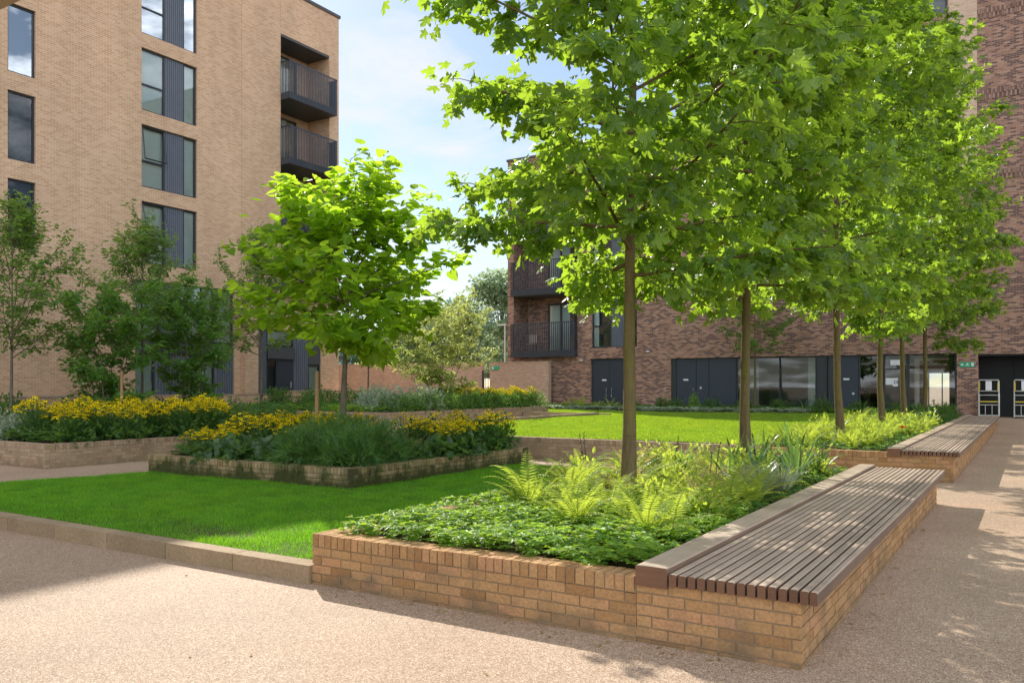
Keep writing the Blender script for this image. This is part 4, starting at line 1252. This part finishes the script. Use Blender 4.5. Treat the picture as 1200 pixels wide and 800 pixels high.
def dome(name, seed, n, rx, h, tmpl, size, mat, stems=10, part='leaves', flow=None, up=.5, fill=.55):
    """flow=(material, count, size)"""
    g = np.random.default_rng(seed); r_ = proto(name); mb = MB()
    d = norm(g.normal(0, 1, (n, 3))); d[:, 2] = np.abs(d[:, 2])
    lump = 1 + .22 * np.sin(d[:, 0] * 5 + seed) * np.sin(d[:, 1] * 6 + seed * 2) + .1 * np.sin(d[:, 2] * 9)
    r = g.uniform(fill ** 2, 1, n) ** .5 * lump
    P = d * r[:, None] * np.array([rx, rx, h]); P[:, 2] += .02
    mb.leaves(tmpl, P, norm(d + g.normal(0, .55, (n, 3))), np.array([0, 0, up]) + d * .5 + g.normal(0, .35, (n, 3)), size * g.uniform(.65, 1.3, n), np.clip(g.normal(.45, .28, n), 0, 1))
    for i in range(stems):
        a = g.uniform(0, 6.28); q = g.uniform(.2, .8)
        mb.tube([(0, 0, 0), (math.cos(a) * rx * q * .5, math.sin(a) * rx * q * .5, h * .5), (math.cos(a) * rx * q, math.sin(a) * rx * q, h * .85)], [.008, .006, .003], 3, 0, 0.)
    mb.build(part, M[mat], r_)
    return r_

def daisies(seed, nf=58, rx=.34, h=.74):
    r_ = dome('yellow_coneflower', seed, 190, rx * 1.05, h * .86, OVAL, .13, 'rud_leaf', 14, 'foliage', fill=.5)
    g = np.random.default_rng(seed + 500); fb = MB()
    K = 10
    for i in range(nf):
        a = g.uniform(0, 6.28); q = math.sqrt(g.uniform(0, 1)); x, y = math.cos(a) * rx * q * 1.05, math.sin(a) * rx * q * 1.05
        z = h * (1.08 - .30 * q * q) + g.normal(0, .045)
        rad = g.uniform(.034, .052)
        nz_ = norm(np.array([g.normal(-.1, .35), g.normal(0, .35), 1.0])); ux = norm(np.cross(nz_, [0, 1, 0.1])); uy = np.cross(nz_, ux)
        th = np.arange(2 * K) * math.pi / K; rr = np.where(np.arange(2 * K) % 2 == 0, rad, rad * .62)
        ring = np.array([x, y, z]) + rr[:, None] * (np.cos(th)[:, None] * ux + np.sin(th)[:, None] * uy) - nz_ * np.where(np.arange(2 * K) % 2 == 0, rad * .25, 0)[:, None]
        V = np.concatenate([[np.array([x, y, z])], ring])
        fb.add(V, [[0, 1 + j, 1 + (j + 1) % (2 * K)] for j in range(2 * K)], 0, None, float(g.uniform(0, 1)))
        c6 = np.arange(6) * 1.0472
        cone = np.array([x, y, z]) + rad * .30 * (np.cos(c6)[:, None] * ux + np.sin(c6)[:, None] * uy) + nz_ * .002
        V = np.concatenate([[np.array([x, y, z]) + nz_ * rad * .38], cone])
        fb.add(V, [[0, 1 + j, 1 + (j + 1) % 6] for j in range(6)], 1)
        fb.tube([(x * .5, y * .5, h * .4), (x * .9, y * .9, z * .9), (x, y, z - .004)], [.004, .003, .003], 3, 2)
    fb.build('flower_heads', [M['petal'], M['cone'], M['rud_leaf']], r_)
    return r_

def inpoly(x0, x1, y0, y1, sp, jit=.35):
    out = []
    for x in np.arange(x0 + sp / 2, x1, sp):
        for y in np.arange(y0 + sp / 2, y1, sp):
            out.append((x + rng.uniform(-jit, jit) * sp, y + rng.uniform(-jit, jit) * sp))
    return out

# --- ground cover (uncountable small leaves)
def cover(label, pts_fn, n, z, mat, size, h=.10, name='ground_cover', k=6):
    xy = pts_fn(n); n = len(xy)
    zz = z + h * rng.uniform(.3, 1, n) + .05 * np.sin(xy[:, 0] * 5) * np.sin(xy[:, 1] * 4.3 + xy[:, 0])
    P = np.repeat(np.concatenate([xy, zz[:, None]], 1), k, 0)
    a = np.tile(np.arange(k) * 6.283 / k, n) + np.repeat(rng.uniform(0, 6.28, n), k) + rng.normal(0, .2, n * k)
    d = np.stack([np.cos(a), np.sin(a), rng.uniform(-.25, .35, n * k)], 1)
    mb = MB()
    mb.leaves(OVAL, P, d, np.array([0, 0, 1.]) + rng.normal(0, .38, (n * k, 3)), size * rng.uniform(.6, 1.25, n * k), np.clip(np.repeat(rng.normal(.5, .28, n), k) + rng.normal(0, .1, n * k), 0, 1))
    o = mb.build(name, M[mat]); tag(o, label, 'ground cover', None, 'stuff')
def rect_pts(x0, x1, y0, y1, cond=None):
    def f(n):
        p = np.stack([rng.uniform(x0, x1, n), rng.uniform(y0, y1, n)], 1)
        return p if cond is None else p[cond(p)]
    return f
cover('glossy light green ground cover filling the front of the near brick planter',
      rect_pts(-5.1, -2.27, 5.28, 8.9, lambda p: (p[:, 1] < 8.2 + .6 * np.sin(p[:, 0] * 2) + (-p[:, 0] - 3.7) * .6)), 4700, .37, 'cover', .062, .18)
cover('dark ground cover in the shade between the ferns of the near planter', rect_pts(-5.05, -2.27, 7.5, 13.2), 1800, .36, 'rud_leaf', .07, .14)
cover('low green ground cover beneath the ferns of the far planter', rect_pts(-4.6, -2.3, 16.6, 36.8), 3200, .43, 'rud_leaf', .08, .14)
cover('silvery ground cover edging the upper lawn below the red building', rect_pts(-21.5, -8, 35.3, 36.6, lambda p: p[:, 1] > 35.5 + .3 * np.sin(p[:, 0])), 3000, .5, 'cover_grey', .12, .22)
cover('mixed green ground cover in the bed before the red building', rect_pts(-22, -4.7, 36.3, 39.6), 3600, .45, 'rud_leaf', .13, .3)
cover('low green planting filling the bed below the tan apartment block', rect_pts(-27.7, -17.5, 9.6, 19.0), 5200, .42, 'rud_leaf', .13, .28)
cover('low green planting filling the raised bed before the boundary wall', rect_pts(-26.7, -18.7, 21.5, 32.0), 5200, .72, 'cover', .12, .28)
cover('leafy green underplanting of the mossy planter', rect_pts(-14.15, -9.45, 10.0, 15.05), 3400, .32, 'rud_leaf', .10, .2)

# --- ferns
fp = Placer([fern(s) for s in (201, 202, 203, 204)])
near = [(-3.4, 6.7), (-2.65, 6.45), (-3.9, 7.25), (-4.5, 7.45), (-2.6, 8.9), (-2.7, 10.4), (-4.85, 8.0), (-4.2, 7.7), (-3.75, 7.9), (-3.2, 6.95), (-2.9, 6.6), (-4.6, 8.7), (-4.55, 8.3), (-4.3, 9.2), (-3.55, 7.35), (-4.85, 9.6), (-3.0, 7.2), (-2.85, 7.7), (-3.3, 8.5), (-2.6, 6.9), (-4.0, 10.2), (-4.9, 10.8), (-3.4, 9.2), 
        (-4.4, 11.3), (-3.5, 10.9), (-4.9, 12.3), (-4.2, 12.6), (-3.3, 11.8), (-2.7, 12.4), (-3.0, 12.9), (-4.6, 7.65), (-2.55, 8.3), (-3.9, 8.9)]
for x, y in near:
    fp.put(x + rng.uniform(-.1, .1), y + rng.uniform(-.1, .1), .36, rng.uniform(.75, 1.05), 'light green fern under the two nearest maples', 'fern', 'ferns of the near planter')
for x, y in inpoly(-4.6, -2.4, 16.7, 27.5, .72):
    fp.put(x, y, .43, rng.uniform(.75, 1.1), 'yellow-green fern in the far planter beside the upper lawn', 'fern', 'ferns of the far planter')
for x, y in [(-19.9, 37.0), (-19.2, 36.8), (-18.4, 37.2), (-20.4, 36.7), (-17.5, 37.0), (-19.5, 37.6)]:
    fp.put(x, y, .45, rng.uniform(1.0, 1.3), 'fern in front of the dark door of the red building', 'fern', 'ferns below the red building')

fq = Placer([fern(s) for s in (205, 206)])
for r_ in fq.roots:
    r_.children[0].data.materials[0] = M['fern_dry']
for x, y in [(-4.75, 8.75), (-3.95, 8.6), (-2.85, 8.5), (-3.4, 9.9), (-4.6, 10.3), (-2.7, 9.5), (-3.9, 11.5), (-3.0, 12.3)]:
    fq.put(x, y, .36, rng.uniform(.7, 1.0), 'browning dry fern among the green ferns under the nearest maples', 'fern', 'browning ferns of the near planter')
pp_ = Placer([dome('leafy_perennial', s, 240, .30, .42, OVAL, .075, 'fern', 9, fill=.3) for s in (211, 212)])
for x, y in [(-4.1, 8.9), (-3.3, 8.0), (-2.6, 7.5), (-4.7, 9.2), (-3.6, 9.6), (-2.9, 9.9), (-4.3, 10.7), (-3.4, 11.4), (-4.8, 11.6), (-2.6, 12.0), (-3.9, 12.4), (-4.5, 12.9)]:
    pp_.put(x, y, .36, rng.uniform(.8, 1.15), 'yellow-green leafy perennial between the ferns of the near planter', 'plant', 'leafy perennials of the near planter')
for x, y in inpoly(-4.5, -2.5, 17.0, 28.0, 1.15):
    pp_.put(x, y, .43, rng.uniform(.8, 1.2), 'yellow-green leafy perennial between the ferns of the far planter', 'plant', 'leafy perennials of the far planter')
def spires(seed):
    g = np.random.default_rng(seed); r_ = proto('dry_flower_spire'); mb = MB()
    for i in range(2):
        a = g.uniform(0, 6.28); q = g.uniform(.02, .12); h = g.uniform(.5, .8)
        top = (math.cos(a) * (q + .1), math.sin(a) * (q + .1), h)
        mb.tube([(math.cos(a) * q, math.sin(a) * q, 0), (math.cos(a) * (q + .04), math.sin(a) * (q + .04), h * .6), top], [.006, .005, .004], 4)
        n = 26; s = g.uniform(.55, 1, n)
        P = np.stack([math.cos(a) * (q + .1 * s), math.sin(a) * (q + .1 * s), h * s], 1); b = g.uniform(0, 6.28, n)
        mb.leaves(BLOB, P, np.stack([np.cos(b), np.sin(b), .6 + 0 * b], 1), g.normal(0, 1, (n, 3)), g.uniform(.012, .03, n), g.uniform(0, 1, n))
    mb.build('stems', M['seedhead'], r_)
    return r_
ds = Placer([spires(s) for s in (221, 222, 223)])
for x, y in [(-4.5, 8.9), (-3.2, 9.4), (-3.0, 10.9), (-4.3, 11.0)]:
    ds.put(x, y, .36, rng.uniform(.8, 1.1), 'thin dark dry flower spires standing among the near ferns', 'dry flowers', 'dry flower spires of the near planter')

# --- strap-leaved plants, silver tufts
sp_ = Placer([strap(301), strap(302)])
for x, y, s in [(-4.0, 10.6, 1.1), (-3.1, 11.3, 1.15), (-2.75, 11.6, 1.3), (-2.5, 10.6, 1.2), (-3.4, 12.5, 1.2), (-2.6, 11.1, 1.25), (-2.9, 10.3, 1.2), (-3.3, 10.6, 1.2), (-2.55, 12.1, 1.2), (-4.45, 9.9, 1.0)]:
    sp_.put(x, y, .36, s, 'dark strap-leaved clump among the ferns near the bench', 'plant', 'strap-leaved clumps in the near planter')
for x, y, s in [(-2.8, 24.5, 1.1), (-4.0, 21.5, 1.0), (-2.6, 28, 1.2), (-3.2, 30.2, 1.2), (-4.2, 17.2, 1.), (-3.4, 33.5, 1.2), (-2.6, 35.5, 1.2)]:
    sp_.put(x, y, .43, s, 'strap-leaved clump in the far planter by the second bench', 'plant', 'strap-leaved clumps in the far planter')
for x in np.arange(-15.2, -5, 1.3):
    sp_.put(x + rng.uniform(-.4, .4), 37.5 + rng.uniform(-.7, .7), .45, rng.uniform(1.1, 1.6), 'strap-leaved clump below the dark glazing of the red building', 'plant', 'strap-leaved clumps below the red building')
sv = Placer([strap(311, 150, .42, .0045, 'silver', 'silver_tuft')])
for x, y, s in [(-2.62, 9.3, 1.15), (-2.5, 9.9, 1.15), (-2.9, 9.8, 1.1)]:
    sv.put(x, y, .36, s, 'fine silvery grey tuft beside the backrail of the near bench', 'plant', 'silvery tufts in the near planter')
tg = Placer([strap(321, 60, .55, .004, 'tan_grass', 'straw_tuft')])
for x, y in [(-9.9, 11.6), (-9.8, 12.1), (-11.6, 11.3), (-12.0, 11.8)]:
    tg.put(x, y, .33, rng.uniform(.9, 1.2), 'straw coloured grass tuft between the juniper and the daisies', 'grass tuft', 'straw tufts in the mossy planter')
for x, y in [(-3.2, 9.0), (-4.1, 9.5)]:
    tg.put(x, y, .36, .9, 'thin straw coloured tuft among the ferns under the nearest maple', 'grass tuft', 'straw tufts in the near planter')

# --- yellow coneflowers
dp = Placer([daisies(s) for s in (401, 402, 403)])
for x, y in inpoly(-20.6, -17.35, 9.9, 17.6, .58):
    if (x < -19.8 and y < 10.8) or y > .80 * -x: continue
    dp.put(x, y, .44, rng.uniform(.9, 1.18), 'clump of yellow coneflowers massed in the planter below the tan block', 'flowers', 'yellow coneflowers below the tan block')
for x, y in inpoly(-14.15, -11.7, 10.05, 13.4, .50):
    if y < 10.8 + (x + 12.6) * .9: continue
    dp.put(x, y, .31, rng.uniform(.78, 1.02) * (.72 if y < 10.75 else 1), 'clump of yellow coneflowers at the left end of the mossy planter', 'flowers', 'yellow coneflowers left of the catalpa')
for x, y in inpoly(-10.9, -9.4, 12.6, 15.1, .5):
    dp.put(x, y, .31, rng.uniform(.78, 1.05), 'clump of yellow coneflowers at the right end of the mossy planter', 'flowers', 'yellow coneflowers right of the catalpa')
for x, y in inpoly(-20.5, -18.5, 28.3, 32.1, .62):
    dp.put(x, y, .74, rng.uniform(.95, 1.15), 'clump of yellow coneflowers at the right end of the raised hedge bed', 'flowers', 'yellow coneflowers by the bin store')

# --- junipers and leafy plants in the mossy planter
jp = Placer([dome('juniper', s, 1500, .62, .62, NEEDLE, .17, 'juniper', 12, 'sprays', fill=.5, up=.8) for s in (501, 502)])
for x, y, s in [(-9.75, 10.35, 1.0), (-10.5, 10.4, 1.1), (-9.8, 11.2, 1.05), (-11.2, 10.6, .95), (-10.6, 11.3, 1.2), (-11.4, 11.5, 1.05)]:
    jp.put(x, y, .30, s, 'feathery dark green juniper at the near corner of the mossy planter', 'juniper', 'junipers in the mossy planter')
lp = Placer([dome('broad_leaf_plant', s, 130, .30, .32, HEART, .15, 'strap', 6, fill=.5, up=.8) for s in (511, 512)])
for x, y in [(-12.9, 10.0), (-12.5, 10.15), (-12.05, 10.1), (-11.7, 10.3), (-12.7, 10.5), (-9.55, 12.0), (-9.55, 12.5), (-9.5, 13.0), (-9.5, 13.5), (-9.55, 14.1), (-9.6, 14.6)]:
    lp.put(x, y, .30, rng.uniform(.85, 1.15), 'low dark broad-leaved plant along the rim of the mossy planter', 'plant', 'broad-leaved plants rimming the mossy planter')
wp = Placer([dome('pale_flowering_shrub', s, 520, .48, .62, OVAL, .09, 'cover_grey', 8, fill=.45) for s in (521,)])
for x, y in [(-19.2, 22.2), (-20.2, 22.6), (-19.6, 23.4), (-21.0, 23.2), (-20.4, 24.4), (-19.0, 24.3), (-21.6, 24.6), (-19.6, 25.6), (-20.8, 26.0)]:
    wp.put(x, y, .72, rng.uniform(1.15, 1.5), 'pale silvery flowering shrub in the raised bed before the boundary wall', 'shrub', 'pale shrubs in the raised bed')
for x, y in [(-11.7, 12.6), (-12.6, 13.9), (-11.9, 13.6), (-13.2, 13.9), (-11.3, 12.0)]:
    wp.put(x, y, .30, rng.uniform(.8, 1.0), 'pale silvery shrub around the catalpa trunk', 'shrub', 'pale shrubs under the catalpa')
hp = Placer([dome('hedge_shrub', s, 620, .52, .68, OVAL, .10, 'rud_leaf', 8, fill=.5) for s in (531, 532)])
for y in np.arange(22.0, 32.2, .72):
    hp.put(-18.85 + rng.uniform(-.1, .1), y, .72, rng.uniform(.85, 1.02), 'dark green shrub of the hedge along the raised bed edge', 'shrub', 'hedge shrubs along the raised bed')
for x, y in [(-22.5, 22.0), (-23.6, 22.6), (-24.8, 22.2), (-22.9, 24.2), (-24.3, 24.6), (-25.6, 25.0), (-23.2, 26.6), (-24.8, 27.2), (-26, 23.6), (-22.4, 30.6), (-23.8, 30.2)]:
    hp.put(x, y, .72, rng.uniform(.9, 1.25), 'rounded green shrub in the raised bed near the terrace wall', 'shrub', 'rounded shrubs in the raised bed')
for x, y in [(-26.5, 10.2), (-25.6, 11.2), (-26.4, 13.2), (-25.0, 14.4), (-22.3, 10.6), (-23.4, 11.4), (-26.2, 15.6), (-24.0, 18.6), (-22.4, 18.4), (-25.8, 18.2), (-17.8, 14.8), (-17.9, 16.2), (-18.7, 16.3), (-17.9, 17.6), (-19.2, 17.6), (-20.4, 17.8)]:
    hp.put(x, y, .44, rng.uniform(1.0, 1.35) * (.78 if x > -20.5 else 1), 'rounded green shrub behind the coneflowers of the tan block', 'shrub', 'rounded shrubs below the tan block')
for x, y in [(-19.6, 9.9), (-20.3, 9.8), (-21.2, 10.0), (-20.8, 10.7), (-21.8, 9.8)]:
    wp.put(x, y, .44, rng.uniform(.8, 1.1), 'grey-green shrub at the left front of the tan block planter', 'shrub', 'grey-green shrubs below the tan block')
for x, y in [(-2.9, 29.4), (-3.3, 31.2), (-2.7, 32.4), (-2.9, 34.2), (-3.6, 35.6), (-2.7, 36.4), (-4.2, 28.6), (-4.2, 33.6)]:
    hp.put(x, y, .43, rng.uniform(.7, .95), 'low green shrub at the far end of the second bench planter', 'shrub', 'low shrubs by the far bench')
for x, y in [(-16.6, 37.6), (-15.2, 37.9), (-14.4, 37.4), (-12.8, 37.8), (-11.2, 37.9), (-9.6, 37.6), (-7.8, 37.8), (-6.4, 37.6)]:
    hp.put(x, y, .45, rng.uniform(.7, .95), 'low green shrub in the bed before the red building', 'shrub', 'low shrubs below the red building')
c_ = dome('dwarf_conifer', 541, 900, .3, .85, NEEDLE, .12, 'cover', 6, 'sprays', fill=.5)
c_.location = (-13.3, 37.0, .45); tag(c_, 'small bright green cone-shaped conifer below the dark doors', 'conifer')
# small tree against the dark glazing
r_ = thing('small_tree', 'small dark tree with slim trunk against the red building glazing', 'tree', (-10.75, 37.9, .42))
ORG[r_.name] = np.zeros(3)
wd, P, D = grow(6.0, 2.7, 1.6, 18, 11, .6, 15, .07, lambda t: .8 + .4 * math.sin(math.pi * t), seed=77, up=(5, 60))
wd.build('trunk', M['bark_maple'], r_, smooth=True)
foliage(P, D, OVAL, .11, .19, .06, .3, 777).build('crown', M['leaf_cherry'], r_)
# red flower
t = thing('red_flower', 'single red flower beside the backrail of the second bench', 'flower', (-2.4, 19.6, .43))
mb = MB(); mb.tube([(-2.4, 19.6, .43), (-2.38, 19.58, .80)], [.006, .005], 4); mb.build('stem', M['rud_leaf'], t)
mb = MB(); n = 14; a = np.arange(n) * 2.4
P = np.repeat([[-2.38, 19.58, .80]], n, 0); D = np.stack([np.cos(a), np.sin(a), rng.uniform(-.1, .8, n)], 1)
mb.leaves(OVAL, P, D, np.array([0, 0, 1.]) + 0 * D, np.full(n, .10), rng.uniform(0, 1, n)); mb.build('petals', M['red_petal'], t)


# fallen leaves and litter along the walls
n = 190
fx = np.concatenate([rng.uniform(-5.2, -1.2, 60), rng.uniform(-1.15, -.7, 60), rng.uniform(-7, 2.5, 70)])
fy = np.concatenate([5.08 - np.abs(rng.normal(0, .12, 60)), rng.uniform(5, 13, 60), rng.uniform(1.5, 12, 70)])
fx[60:120] = -1.13 + np.abs(rng.normal(0, .15, 60))
ok = ~((fx > -5.3) & (fx < -1.1) & (fy > 5.05)) & ~((fx < -5.3) & (fy > 4.9)); fx, fy = fx[ok], fy[ok]; n = len(fx)
a = rng.uniform(0, 6.28, n); mb = MB()
mb.leaves(OVAL, np.stack([fx, fy, np.full(n, .006)], 1), np.stack([np.cos(a), np.sin(a), rng.uniform(0, .25, n)], 1), np.array([0, 0, 1.]) + rng.normal(0, .2, (n, 3)), rng.uniform(.02, .055, n), rng.uniform(0, 1, n))
o = mb.build('fallen_leaves', M['fern_dry']); tag(o, 'scattered small dry leaves fallen on the resin paving', 'fallen leaves', None, 'stuff')
